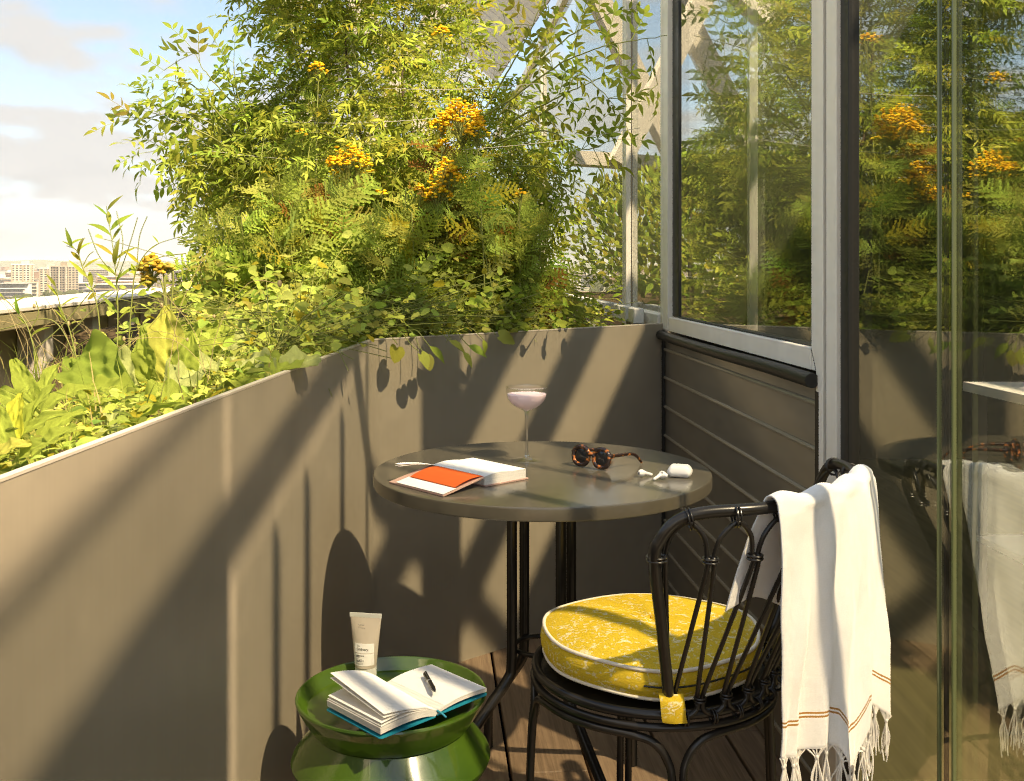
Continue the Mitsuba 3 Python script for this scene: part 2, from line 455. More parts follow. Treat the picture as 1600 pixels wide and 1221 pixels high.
# window bay (beside the table)
Wd = f'{G}__window'
add(f'{Wd}__bottom_rail', fbox(2.322, 3.70, -0.03, 0.012, 0.978, 1.027), 'm_alu')
add(f'{Wd}__stile', fbox(2.288, 2.320, -0.02, 0.0105, 0.978, 2.855), 'm_alu')
add(f'{Wd}__stile', fbox(3.722, 3.80, -0.012, 0.011, 0.978, 2.855), 'm_alu')
add(f'{Wd}__gasket', fbox(3.630, 3.720, -0.016, -0.006, 1.030, 2.85), 'm_rubber')
add(f'{Wd}__gasket', fbox(2.3215, 2.329, -0.026, 0.008, 1.030, 2.85), 'm_rubber')
add(f'{Wd}__gasket', fbox(2.332, 3.628, -0.028, -0.004, 1.0275, 1.0335), 'm_rubber')
pane = lambda k, a, b, d, z0, z1: add(k, (np.array([F(a, d, z0), F(b, d, z0), F(b, d, z1), F(a, d, z1)]), np.array([[0, 1, 2], [0, 2, 3]])), 'm_glass')
pane(f'{Wd}__pane', 2.326, 3.66, -0.012, 1.03, 2.855)
# rubber tube and cladding under the window
zz = np.linspace(0, 1, 14)
ys = 2.275 + (3.795 - 2.275) * zz
add(f'{G}__pipe_sleeve', tube([F(y, 0.024 + 0.0012 * math.sin(9 * y), 0.958 - 0.002 * math.sin(4 * y + 1)) for y in ys], 0.0165, 14), 'm_rubber', smooth=40)
edges = [0.943, 0.907, 0.805, 0.700, 0.596, 0.493, 0.390, 0.287, 0.184, 0.081, 0.004]
for a, b in zip(edges[:-1], edges[1:]):
    add(f'{G}__cladding__board', fbox(2.292, 3.80, -0.02, 0.006, b + 0.0015, a - 0.0015, 0.002), 'm_clad')
for a in edges[1:-1]:
    add(f'{G}__cladding__seam', tube([F(y, 0.008, a) for y in np.linspace(2.293, 3.80, 6)], 0.0055, 8), 'm_seam', smooth=40)
add(f'{G}__cladding__backing', fbox(2.292, 3.80, -0.05, -0.022, 0.0, 0.977), 'm_rubber')
add(f'{G}__cladding__end_strip', fbox(2.268, 2.290, -0.05, 0.014, 0.0, 0.935), 'm_rubber')
add(f'{G}__corner_strip', fbox(3.775, 3.806, 0.008, 0.016, 0.0, 0.975), 'm_rubber')
# post between window and door, with its grooves
post(2.246, 2.286, -0.02, 0.013)
add(f'{G}__gasket', fbox(2.228, 2.245, -0.02, 0.006, 0.0, ZH0), 'm_rubber')
post(2.172, 2.227, -0.02, 0.013)
add(f'{G}__gasket', fbox(2.130, 2.171, -0.02, 0.004, 0.0, ZH0), 'm_rubber')
# sliding doors: two leaves whose edges overlap
D1 = f'{G}__sliding_door'
pane(f'{D1}__pane', 1.735, 2.125, -0.008, 0.01, ZH0)
add(f'{D1}__glass_edge', fbox(1.769, 1.775, -0.011, -0.004, 0.01, ZH0), 'm_glass_edge')
add(f'{D1}__seal', fbox(1.758, 1.763, -0.0185, -0.0105, 0.01, ZH0), 'm_rubber')
D2 = f'{G}__sliding_door_001'
pane(f'{D2}__pane', 0.43, 1.765, -0.021, 0.01, ZH0)
add(f'{D2}__glass_edge', fbox(1.736, 1.741, -0.020, -0.012, 0.01, ZH0), 'm_glass_edge')
pane(f'{D1}__inner_pane', 1.735, 2.125, -0.022, 0.01, ZH0)
pane(f'{G}__sliding_door_001__inner_pane', 0.43, 1.765, -0.035, 0.01, ZH0)
pane(f'{Wd}__inner_pane', 2.326, 3.66, -0.026, 1.03, 2.855)
add(f'{Wd}__mitre_joint', tube([F(2.3205, 0.0108, 1.0265), F(2.2895, 0.0108, 0.9785)], 0.0009, 6), 'm_rubber')
for a in (1.325, 0.93, 0.66):
    post(a, a + 0.032, -0.075, -0.046, 0.0, ZH0, 'm_alu_dark')
post(0.385, 0.42, -0.012, 0.012)
add(f'{G}__solid_panel', fbox(-1.6, 0.378, -0.045, -0.035, 0.0, 3.04), 'm_alu_dark')
add(f'{G}__door_track', fbox(0.44, 2.096, -0.06, 0.022, 0.0005, 0.009), 'm_alu_dark')
# panes beyond the corner
post(3.803, 3.835, -0.012, 0.012)
add(f'{G}__gasket', fbox(3.837, 3.850, -0.012, 0.004, 0.95, ZH0), 'm_rubber')
for Yp, w in ((4.50, 0.10), (8.00, 0.13), (11.3, 0.16)):
    post(Yp, Yp + w * 0.42, -0.008, 0.014, 0.9)
    add(f'{G}__gasket', fbox(Yp + w * 0.43, Yp + w * 0.70, -0.008, 0.008, 0.9, ZH0), 'm_rubber')
    post(Yp + w * 0.71, Yp + w, -0.008, 0.011, 0.9)
for a, b in ((3.852, 4.50), (4.60, 8.0), (8.13, 11.3), (11.46, 14.0)):
    k = thing_part = f'{G}__far_window'
    pane(f'{G}__far_pane', a, b, -0.012, 1.03, ZH0)
    add(f'{G}__bottom_rail', fbox(a, b, -0.03, 0.02, 0.975, 1.029), 'm_alu')
    add(f'{G}__base_panel', fbox(a, b, -0.03, 0.001, 0.5, 0.974), 'm_clad')
for y in (4.02, 4.20, 4.36, 4.66, 4.80, 4.95):
    add(f'{G}__vent_block', fbox(y, y + 0.11, 0.034, 0.075, 0.985, 1.045, 0.004), 'm_white_paint')

# roof over the window bay: slats parallel to the facade, carried by rafters
for k in range(0, 9):
    o = 0.50 + 0.292 * k
    f = lambda Y, oo, z: [0.857 - 0.0782 * Y + oo, Y, z]
    add(f'{G}__roof__slat', hull([f(y, o + s, z) for y in (1.27, 4.0) for s in (0, 0.115) for z in (3.10, 3.125)]), 'm_slat')
for y in (1.47, 4.02):
    add(f'{G}__roof__rafter', hull([f(y + s, o, z) for s in (0, 0.035) for o in (-0.05, 3.2) for z in (3.0, 3.099)]), 'm_slat')

# inside of the building
f = lambda Y, o, z: [0.857 - 0.0782 * Y + o, Y, z]
add('interior_floor', (np.array([f(-1.6, 0.02, 0.001), f(14, 0.02, 0.001), f(14, 3.6, 0.001), f(-1.6, 3.6, 0.001)]), np.array([[0, 1, 2], [0, 2, 3]])), 'm_room_floor', kind='structure',
    label='wooden floor of the room behind the sliding glass door')
IW = thing('interior_wall', 'dark olive inner wall of the room behind the glass', 'wall')
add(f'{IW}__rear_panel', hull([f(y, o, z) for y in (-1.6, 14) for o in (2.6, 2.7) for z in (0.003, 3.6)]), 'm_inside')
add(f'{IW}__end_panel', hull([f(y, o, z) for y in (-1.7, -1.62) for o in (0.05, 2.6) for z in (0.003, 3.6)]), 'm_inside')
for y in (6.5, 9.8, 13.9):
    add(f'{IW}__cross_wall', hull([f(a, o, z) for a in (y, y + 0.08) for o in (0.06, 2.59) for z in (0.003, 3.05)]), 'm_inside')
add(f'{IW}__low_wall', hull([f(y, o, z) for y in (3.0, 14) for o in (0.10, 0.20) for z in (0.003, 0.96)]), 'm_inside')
rb = thing('interior_upright', 'pale vertical upright standing inside behind the window', 'upright post')
add(f'{rb}__column', hull([f(y, o, z) for y in (3.78, 3.81) for o in (0.30, 0.33) for z in (0.96, 2.8)]), 'm_white_paint')
tb = thing('added_console_table', 'added pale console table inside the room, standing in for sunlit pieces behind the door', 'console table')  # added to catch sun as bright patches behind the glass
add(f'{tb}__top', hull([f(y, o, z) for y in (3.05, 3.50) for o in (0.93, 1.20) for z in (0.79, 0.82)]), 'm_white_paint')
add(f'{tb}__shelf', hull([f(y, o, z) for y in (3.15, 3.45) for o in (0.95, 1.18) for z in (0.30, 0.32)]), 'm_white_paint')
for y in (3.07, 3.44):
    for o in (0.95, 1.15):
        add(f'{tb}__leg', hull([f(y + a, o + b, z) for a in (0, 0.04) for b in (0, 0.03) for z in (0.004, 0.789)]), 'm_alu_dark')

# steel lattice and slatted canopy in the distance above the shrub
K = thing('steel_canopy', 'slanting pale steel beams and a slatted canopy rising behind the tall shrub', 'canopy')


def beam(a, b, w, h):
    a, b = np.asarray(a, float), np.asarray(b, float)
    t = (b - a) / np.linalg.norm(b - a)
    s = np.cross(t, [0, 1, 0.0])
    s /= np.linalg.norm(s)
    q = np.cross(s, t)
    return hull([p + s * i * w / 2 + q * j * h / 2 for p in (a, b) for i in (-1, 1) for j in (-1, 1)])


for a, b, w in ((at(470, -170, 9.0), at(690, 255, 9.0), 0.17), (at(640, -120, 9.4), at(440, 255, 9.4), 0.17), (at(640, -160, 9.0), at(440, 20, 8.6), 0.24),
                (at(770, -150, 9.8), at(560, 262, 9.8), 0.17), (at(430, 262, 9.2), at(760, 246, 9.2), 0.12)):
    add(f'{K}__beam', beam(a, b, w, 0.22), 'm_steel')
# canopy sheet with ribs, sloping up and away from the facade head
c0, c1, c2, c3 = at(900, -60, 9.5), at(775, 130, 11.5), at(700, 60, 12.5), at(735, -190, 10.5)
for a, b in ((-1.6, 0.39), (0.42, 2.12)):  # added glass above the view, dims the sun on the side wall
    pane(f'{G}__added_clerestory_pane', a, b, -0.004, ZH1, 3.20)
    pane(f'{G}__added_clerestory_pane', a, b, -0.016, ZH1, 3.20)
add(f'{G}__added_upper_rail', fbox(-1.6, 2.12, -0.018, -0.002, 3.20, 3.215), 'm_alu')  # unseen rail that closes the added panes
for i in range(22):
    t0, t1 = i / 22, (i + 0.86) / 22
    q = [c0 + (c1 - c0) * t0, c3 + (c2 - c3) * t0, c3 + (c2 - c3) * t1, c0 + (c1 - c0) * t1]
    n_ = np.cross(q[1] - q[0], q[3] - q[0])
    n_ /= np.linalg.norm(n_)
    add(f'{K}__slat', hull([p + n_ * s for p in q for s in (0, 0.02)]), 'm_coping')

# ---------------------------------------------------------------- round table
TC = np.array([0.069, 2.40])
TB = thing('bistro_table', 'round dark grey metal table standing in the corner on four slender bent legs', 'table')
R = 0.385
add(f'{TB}__tabletop', lathe([(0, 0.7135), (R - 0.004, 0.7135), (R - 0.001, 0.7145), (R, 0.717), (R, 0.737), (R - 0.0012, 0.7405), (R - 0.0045, 0.742), (0, 0.742)], 128, (*TC, 0)), 'm_top', smooth=40)
for th in (30, 120, 210, 300):
    a = math.radians(th)
    d = np.array([math.cos(a), math.sin(a), 0])
    c = np.array([*TC, 0])
    P = [c + d * 0.080 + [0, 0, z] for z in (0.7125, 0.55, 0.40)] + [c + d * 0.081 + [0, 0, 0.31], c + d * 0.092 + [0, 0, 0.275], c + d * 0.165 + [0, 0, 0.195],
                                                                     c + d * 0.242 + [0, 0, 0.117], c + d * 0.256 + [0, 0, 0.085], c + d * 0.257 + [0, 0, 0.04], c + d * 0.257 + [0, 0, 0.0005]]
    add(f'{TB}__leg', tube(catmull(P, 6), 0.0118, 14), 'm_black', smooth=50)
tt = np.arange(40) * 2 * math.pi / 40
add(f'{TB}__ring', tube(np.stack([TC[0] + 0.064 * np.cos(tt), TC[1] + 0.064 * np.sin(tt), 0.335 + 0 * tt], 1), 0.0058, 10, True), 'm_black', smooth=50)
for th in (30, 120, 210, 300):
    a = math.radians(th)
    p = np.array([TC[0] + 0.080 * math.cos(a), TC[1] + 0.080 * math.sin(a), 0.6995])
    add(f'{TB}__foot_plate', cbox((p[0], p[1], 0.711), (0.035, 0.035, 0.004), 0.001, a), 'm_black')

# ---------------------------------------------------------------- chair
CC = np.array([0.266, 1.976])
CS = 0.95


def CZ(z):
    """Heights of the chair: measured on a chair 5 % larger that stands 6 cm lower; below the seat the legs reach the floor."""
    z = np.asarray(z, float)
    return np.where(z > 0.3, 0.0605 + CS * z, z * (0.0605 + CS * 0.3) / 0.3)


def C(p, a, z):
    return np.array([CC[0] + CS * (0.644 * p + 0.765 * a), CC[1] + CS * (0.765 * p - 0.644 * a), float(CZ(z))])


CH = thing('bistro_chair', 'black metal cafe chair with a fanned looped back, white towel hung over its back', 'chair')
tt = np.arange(72) * 2 * math.pi / 72
ringpt = lambda r, z: np.array([C(r * math.sin(t), r * math.cos(t), z) for t in tt])
add(f'{CH}__seat_frame', tube(ringpt(0.232, 0.414), 0.0088, 12, True), 'm_black', smooth=50)
add(f'{CH}__seat_frame__lower_ring', tube(ringpt(0.236, 0.393), 0.0072, 12, True), 'm_black', smooth=50)
add(f'{CH}__seat_frame__seat_disc', lathe([(0, CZ(0.407)), (0.222 * CS, CZ(0.407)), (0.222 * CS, CZ(0.413)), (0, CZ(0.413))], 64, (*CC, 0)), 'm_black')
# the outer back tube
half = [(-0.178, 0.150, 0.405), (-0.205, 0.162, 0.47), (-0.258, 0.182, 0.60), (-0.312, 0.202, 0.725), (-0.314, 0.216, 0.765), (-0.300, 0.238, 0.795), (-0.270, 0.272, 0.808), (-0.20, 0.332, 0.811), (-0.10, 0.374, 0.812)]
P = [C(*q) for q in half] + [C(0, 0.385, 0.812)] + [C(-p, a, z) for p, a, z in half[::-1]]
rail = catmull(P, 7)
add(f'{CH}__back_rail', tube(rail, 0.0098, 14), 'm_black', smooth=50)
# top loops and fan rods
Na = 9
ph = np.linspace(0, math.pi, 400)
ell = np.stack([-0.292 * np.cos(ph), 0.205 + 0.158 * np.sin(ph)], 1)
L_ = np.r_[0, np.cumsum(np.linalg.norm(np.diff(ell, axis=0), axis=1))]
tp = lambda s: np.array([np.interp(s * L_[-1], L_, ell[:, 0]), np.interp(s * L_[-1], L_, ell[:, 1])])
elr = np.stack([-0.300 * np.cos(ph), 0.215 + 0.168 * np.sin(ph)], 1)
Lr = np.r_[0, np.cumsum(np.linalg.norm(np.diff(elr, axis=0), axis=1))]
tr = lambda s: np.array([np.interp(s * Lr[-1], Lr, elr[:, 0]), np.interp(s * Lr[-1], Lr, elr[:, 1])])


def tie(c, axis, r, rr, key):
    axis = np.asarray(axis, float)
    axis /= np.linalg.norm(axis)
    a = np.cross(axis, [0.3, 0.5, 0.81])
    a /= np.linalg.norm(a)
    b = np.cross(axis, a)
    t = np.arange(16) * 2 * math.pi / 16
    for off in (-0.0026, 0.0026):
        add(key, tube([c + axis * off + r * (a * math.cos(x) + b * math.sin(x)) for x in t], rr, 6, True), 'm_black', smooth=50)


bot = [(-50 + 12.5 * k) for k in range(Na)]
bpt = lambda k, dz=0.0: C(0.243 * math.sin(math.radians(bot[k])), 0.243 * math.cos(math.radians(bot[k])), 0.452 + dz)
for k in range(Na):
    s0, s1, sm = k / Na, (k + 1) / Na, (k + 0.5) / Na
    w = 0.006 / 0.75
    q = lambda s, z, fr: C(*((1 - fr) * tp(s) + fr * tr(s)), z)
    zt = 0.735
    A = [q(s0 + w, zt - 0.02, 0), q(s0 + w, zt, 0), q(s0 + 0.18 / Na, zt + 0.034, 0.45), q(sm, zt + 0.0575, 0.75), q(s1 - 0.18 / Na, zt + 0.034, 0.45), q(s1 - w, zt, 0), q(s1 - w, zt - 0.02, 0)]
    # the two legs of a loop run down and meet in one foot
    B0, B1 = bpt(k) + (q(s0, 0.45, 0) - q(s1, 0.45, 0)) * 0.07, bpt(k) - (q(s0, 0.45, 0) - q(s1, 0.45, 0)) * 0.07
    mid0 = A[0] * 0.5 + B0 * 0.5
    mid1 = A[-1] * 0.5 + B1 * 0.5
    pts = [B0 + [0, 0, -0.018], B0, mid0] + A + [mid1, B1, B1 + [0, 0, -0.018]]
    add(f'{CH}__back_loop', tube(catmull(pts, 6), 0.0040, 10), 'm_black', smooth=50)
    tie(bpt(k, -0.008), [0, 0, 1], 0.0095, 0.0018, f'{CH}__tie')
    j = np.argmin(np.linalg.norm(rail - q(sm, zt + 0.075, 1), axis=1))
    j = min(max(j, 1), len(rail) - 2)
    tie((rail[j] * 0.5 + q(sm, zt + 0.0575, 0.75) * 0.5), rail[j + 1] - rail[j - 1], 0.0160, 0.0018, f'{CH}__tie')
    if k:
        tie(q(s0, zt - 0.006, 0), [0, 0, 1], 0.0118, 0.0019, f'{CH}__tie')
    if k < Na - 1:
        b0, b1 = bpt(k), bpt(k + 1)
        m = (b0 + b1) / 2
        pts = [b0 * 0.93 + b1 * 0.07 + [0, 0, -0.012], b0 * 0.86 + b1 * 0.14 + [0, 0, -0.026], m + [0, 0, -0.0365], b0 * 0.14 + b1 * 0.86 + [0, 0, -0.026], b0 * 0.07 + b1 * 0.93 + [0, 0, -0.012]]
        add(f'{CH}__back_loop__lower_arc', tube(catmull(pts, 5), 0.0045, 8), 'm_black', smooth=50)
        tie(m + [0, 0, -0.040], b1 - b0, 0.0105, 0.002, f'{CH}__tie')
for s in (0, 1):
    tie(C((-0.306 if s == 0 else 0.306), 0.202, 0.728), [0, 0, 1], 0.0150, 0.0018, f'{CH}__tie')
# leg hoops: each runs up one leg, along under the seat and down the next
legs = [-47, 47, 137, -137]
for i in range(4):
    a0, a1 = legs[i], legs[(i + 1) % 4]
    if a1 < a0:
        a1 += 360
    g = 2.2
    r = 0.236
    cp = lambda ang, z, rr=r: C(rr * math.sin(math.radians(ang)), rr * math.cos(math.radians(ang)), z)
    span = a1 - a0
    P = [cp(a0 + g, 0.0005, 0.252), cp(a0 + g, 0.16, 0.247), cp(a0 + g, 0.29, 0.241), cp(a0 + g + 2.0, 0.335), cp(a0 + g + 8, 0.366), cp(a0 + g + 17, 0.3765)]
    P += [cp(a0 + span * t, 0.378) for t in (0.38, 0.5, 0.62)]
    P += [cp(a1 - g - 17, 0.3765), cp(a1 - g - 8, 0.366), cp(a1 - g - 2.0, 0.335), cp(a1 - g, 0.29, 0.241), cp(a1 - g, 0.16, 0.247), cp(a1 - g, 0.0005, 0.252)]
    add(f'{CH}__leg_hoop', tube(catmull(P, 6), 0.0072, 12), 'm_black', smooth=50)
    for z in ((0.30,) if i == 2 else ()):
        tie(cp(a0, z, 0.2425), [0, 0, 1], 0.0185, 0.0024, f'{CH}__tie')

# ---------------------------------------------------------------- cushion
CU = thing('seat_cushion', 'round mustard yellow patterned seat cushion with white piping on the black chair', 'cushion')


def wob(r, z, t):
    return r * (1 + 0.010 * math.sin(3 * t + 0.7) + 0.006 * math.sin(7 * t)), z + 0.003 * math.sin(2 * t + 1.0) + 0.002 * math.sin(5 * t)


prof = [(0.0, 0.5105), (0.05, 0.5105), (0.10, 0.5085), (0.15, 0.5035), (0.185, 0.4970), (0.205, 0.490), (0.2105, 0.4865)]
prof2 = [(0.2115, 0.4845), (0.217, 0.476), (0.2195, 0.464), (0.2185, 0.451), (0.2145, 0.441), (0.212, 0.4375)]
prof3 = [(0.2105, 0.4355), (0.19, 0.427), (0.12, 0.4195), (0.0, 0.4185)]
PR = np.array(prof + prof2 + prof3)
n = 120
tt = np.arange(n) * 2 * math.pi / n
V, Fc = lathe(PR, n, (0, 0, 0))
V = V.reshape(len(PR), n, 3)
for i in range(len(PR)):
    for j in range(n):
        r, z = wob(PR[i, 0], PR[i, 1], tt[j])
        V[i, j] = [r * math.cos(tt[j]), r * math.sin(tt[j]), z]
dent = meshkit.fbm(V * np.array([14, 14, 5]), 3, 5) - 0.5
V[..., 2] += dent * 0.010 * np.clip(1.2 - np.hypot(V[..., 0], V[..., 1]) / 0.22, 0, 1) * (V[..., 2] > 0.45)
V = V.reshape(-1, 3) * [CS, CS, CS] + [CC[0] - 0.004, CC[1] + 0.005, 0.0605]
add(f'{CU}__cover', (V, Fc), 'm_cushion', smooth=40)
for r0, z0 in ((0.2125, 0.4865), (0.2125, 0.4360)):
    q = [wob(r0, z0, t) for t in tt]
    add(f'{CU}__piping', tube([[CC[0] - 0.004 + CS * r * math.cos(t), CC[1] + 0.005 + CS * r * math.sin(t), float(CZ(z))] for (r, z), t in zip(q, tt)], 0.0035, 8, True), 'm_piping', smooth=50)
# the strap round the chair's back post, and the side zip
pb = C(-0.192, 0.157, 0.437)
for s in (1,):
    st = [pb + np.array([-0.020, -0.012, 0.026]), pb + np.array([-0.018, -0.0195, 0.012]), pb + np.array([-0.0155, -0.0175, -0.012]), pb + np.array([-0.013, -0.0155, -0.020])]
    wv = np.array([0.0405, 0.006, -0.0035])
    g_ = np.array([[p + wv * t + np.array([0, -0.004 * math.sin(math.pi * t), 0]) for t in np.linspace(0, 1, 7)] for p in catmull(st, 4)])
    V, Fc, uv = solid_grid(g_, 0.005)
    add(f'{CU}__strap', (V, Fc), 'm_cushion', smooth=50)
za = [wob(0.2205, 0.461, t) for t in np.linspace(-1.75, -0.1, 40)]
add(f'{CU}__zip', tube([[CC[0] - 0.004 + CS * r * math.cos(t), CC[1] + 0.005 + CS * r * math.sin(t), float(CZ(z))] for (r, z), t in zip(za, np.linspace(-1.75, -0.1, 40))], 0.0016, 6), 'm_dark', smooth=50)

# ---------------------------------------------------------------- towel
TW = thing('towel', 'white fringed cotton towel with thin brown stripes hanging over the chair back', 'towel')
ns, nt = 90, 110
S = np.linspace(0, 1, ns)


def railpt(s):
    p = -0.192 + (0.180 + 0.192) * s
    ph_ = math.acos(-p / 0.300)
    a = 0.226 + 0.160 * math.sin(ph_)
    return p, a


def interp(xs, ys, x):
    return float(np.interp(x, xs, ys))


tw = np.zeros((ns, nt, 3))
Lb = np.zeros(ns)
for i, s in enumerate(S):
    p, a = railpt(s)
    nrm = np.array([p / 0.09, (a - 0.226) / 0.0256])
    nrm /= np.linalg.norm(nrm)
    # outer lower end: narrower than the rail, with one long tongue
    pb_ = interp([0, .2, .4, .52, .62, .8, .92, 1], [-0.215, -0.165, -0.110, -0.085, -0.030, 0.025, 0.070, 0.092], s)
    ab_ = interp([0, .2, .4, .50, .57, .66, .8, .92, 1], [0.362, 0.392, 0.400, 0.440, 0.452, 0.425, 0.420, 0.438, 0.425], s)
    zb = interp([0, .2, .36, .46, .52, .60, .66, .80, .90, 1], [0.420, 0.408, 0.420, 0.412, 0.372, 0.372, 0.412, 0.425, 0.430, 0.405], s)
    fold = 0.015 * math.sin(s * 19 + 0.6) + 0.008 * math.sin(s * 37 + 2)
    pi_, ai_ = p * 0.85 - 0.050 * (1 - s), a - 0.070 - 0.012 * math.sin(s * 14)
    zi = 0.635 - 0.050 * s + 0.02 * math.sin(s * 9)
    top = 0.8125
    for j, t in enumerate(np.linspace(0, 1, nt)):
        if t < 0.26:                      # inside, hanging down behind the rail
            x = 1 - t / 0.26
            e = x ** 0.8
            P = C(p + (pi_ - p) * e - nrm[0] * 0.0195 * (1 - e), a + (ai_ - a) * e - nrm[1] * 0.0195 * (1 - e) + 0.010 * math.sin(s * 17) * e, top + (zi - top) * x)
        elif t < 0.34:                    # over the rail
            x = (t - 0.26) / 0.08 * math.pi
            P = C(p - nrm[0] * 0.0195 * math.cos(x), a - nrm[1] * 0.0195 * math.cos(x), top + 0.0195 * math.sin(x) + 0.005 * math.sin(s * 23) * math.sin(x))
        else:
            x = (t - 0.34) / 0.66
            e = x ** 0.85
            o = 0.0195 * (1 - e) + 0.010 * math.sin(math.pi * min(1, x * 1.3)) * 0.4
            P = C(p + (pb_ - p) * e + nrm[0] * o, a + (ab_ - a) * e + nrm[1] * o + fold * (e ** 0.8) + 0.003 * math.sin(x * 9 + s * 20), top + (zb - top) * x)
        tw[i, j] = P
nz = meshkit.fbm(tw * np.array([16, 16, 8]), 3, 3) - 0.5
tw += (FN * 0.010)[None, None] * nz[..., None]
V, Fc, uv = solid_grid(tw, 0.0028)
add(f'{TW}__cloth', (V, Fc), 'm_towel', smooth=True, uv=uv)
r2 = np.random.default_rng(5)
fr = []
for i in range(0, ns):
    for hh in range(2):
        b = tw[i, -1] + np.array([r2.normal(0, 0.0015), r2.normal(0, 0.0015), 0])
        ln = r2.uniform(0.060, 0.085)
        m = (i // 5) * 5 + 2
        m = min(m, ns - 1)
        knot = tw[m, -1] * 0.85 + b * 0.15 + [0, 0, -0.016]
        e = tw[m, -1] * 0.6 + b * 0.4 + np.array([r2.normal(0, 0.005), r2.normal(0, 0.004), -ln])
        mid = (knot + e) / 2 + np.array([r2.normal(0, 0.003), r2.normal(0, 0.003), 0])
        fr.append(tube(catmull([b, knot, mid, e], 4), 0.00115, 5))
for c_ in range(18):
    sel = [k for k in range(len(fr)) if (k // 2) // 5 == c_]
    if sel:
        kn = tw[min(c_ * 5 + 2, ns - 1), -1] + [0, 0, -0.013]
        kk = trimesh.creation.icosphere(1, 0.0032)
        add(f'{TW}__tassel', cat([fr[k] for k in sel] + [(np.array(kk.vertices) * [1, 1, 1.3] + kn, np.array(kk.faces))]), 'm_fringe', smooth=50)

# ---------------------------------------------------------------- green stool
SC = np.array([-0.218, 1.89])
ST = thing('ceramic_stool', 'glossy green glazed ceramic stool of stacked cones with a dished top, beside the wall', 'stool')
prof = [(0, 0.416), (0.10, 0.4155), (0.140, 0.4165), (0.150, 0.419), (0.158, 0.427), (0.164, 0.4365), (0.1675, 0.4392), (0.1705, 0.4388), (0.1718, 0.436), (0.1705, 0.431),
        (0.158, 0.4085), (0.149, 0.394), (0.1425, 0.3855), (0.139, 0.3825)]
low = [(0.1375, 0.381), (0.139, 0.3795), (0.150, 0.366), (0.165, 0.348), (0.176, 0.333), (0.1790, 0.3255), (0.1765, 0.318), (0.165, 0.300), (0.150, 0.276), (0.137, 0.250), (0.131, 0.232), (0.133, 0.220), (0.150, 0.190), (0.172, 0.155),
       (0.178, 0.143), (0.172, 0.130), (0.150, 0.095), (0.140, 0.07), (0.146, 0.03), (0.150, 0.004), (0.147, 0.0005), (0, 0.0005)]
add(f'{ST}__dished_top', lathe(prof, 128, (*SC, 0)), 'm_glaze', smooth=30)
add(f'{ST}__base', lathe(low, 128, (*SC, 0)), 'm_glaze', smooth=30)


def placed(V, o, ax, ay, az):
    V = np.asarray(V, float)
    return np.asarray(o, float) + V[:, :1] * np.asarray(ax) + V[:, 1:2] * np.asarray(ay) + V[:, 2:] * np.asarray(az)


def unit(v):
    v = np.asarray(v, float)
    return v / np.linalg.norm(v)


def rbox2(w, h, th, r=0.006, n=5):
    """A thin plate w x h with rounded corners, th thick, in the xy plane with its corner at the origin; its top at z = th."""
    pts = []
    for cx, cy, a0 in ((w - r, h - r, 0), (r, h - r, 90), (r, r, 180), (w - r, r, 270)):
        for t in np.linspace(0, 90, n):
            a = math.radians(a0 + t)
            pts.append((cx + r * math.cos(a), cy + r * math.sin(a)))
    pts = np.array(pts)
    return hull(np.vstack([np.c_[pts, np.zeros(len(pts))], np.c_[pts, np.full(len(pts), th)]]))


# ---------------------------------------------------------------- notebook on the stool
NB = thing('notebook', 'open notebook with blank white pages and a teal cover lying on the green stool', 'notebook')
sp = np.array([-0.1285, 1.778, 0.4480])                    # near end of the spine
ys = unit([-0.70, 0.715, 0.004])                           # along the spine, away from the viewer
xl = unit([-0.715, -0.70, -0.004])
xr = unit([0.70, 0.715, 0.004])
Wn, Hn = 0.119, 0.152
up = np.array([0, 0, 1.0])
V, Fc = rbox2(Wn + 0.002, Hn + 0.004, 0.0018)
add(f'{NB}__cover', (placed(V, sp + [0, 0, -0.0066] - ys * 0.002, xl, ys, up), Fc), 'm_teal')
add(f'{NB}__cover', (placed(V, sp + [0, 0, -0.0050] - ys * 0.002, xr, ys, up), Fc[:, ::-1]), 'm_teal')


def pages(name, x, lift, n_, th, W, curl, H=Hn, mat='m_paper'):
    """A stack of pages th thick, bending away from the spine along x."""
    g = []
    for t in np.linspace(0, 1, 22):
        zc = lift * (1 - math.exp(-6 * t)) * 1.0 + curl(t)
        g.append([sp + x * (W * t) + ys * (H * q) + [0, 0, zc] for q in np.linspace(0, 1, 6)])
    g = np.array(g)
    V, Fc, uv = solid_grid(g, th)
    return add(name, (V, Fc), mat, smooth=30)


pages(f'{NB}__page_block', xl, 0.0065, 1, 0.0105, Wn, lambda t: -0.001 + 0.003 * math.sin(math.pi * t), mat='m_page_edge')
pages(f'{NB}__page', xl, 0.0135, 1, 0.0012, Wn - 0.001, lambda t: -0.0005 + 0.003 * math.sin(math.pi * t))
pages(f'{NB}__page', xl, 0.017, 1, 0.0006, Wn - 0.002, lambda t: 0.001 + 0.0045 * math.sin(math.pi * t))
pages(f'{NB}__page_block', xr, 0.0045, 1, 0.006, Wn, lambda t: -0.001 + 0.003 * math.sin(math.pi * t), mat='m_page_edge')
pages(f'{NB}__page', xr, 0.0083, 1, 0.0006, Wn - 0.001, lambda t: -0.0008 + 0.0032 * math.sin(math.pi * t))
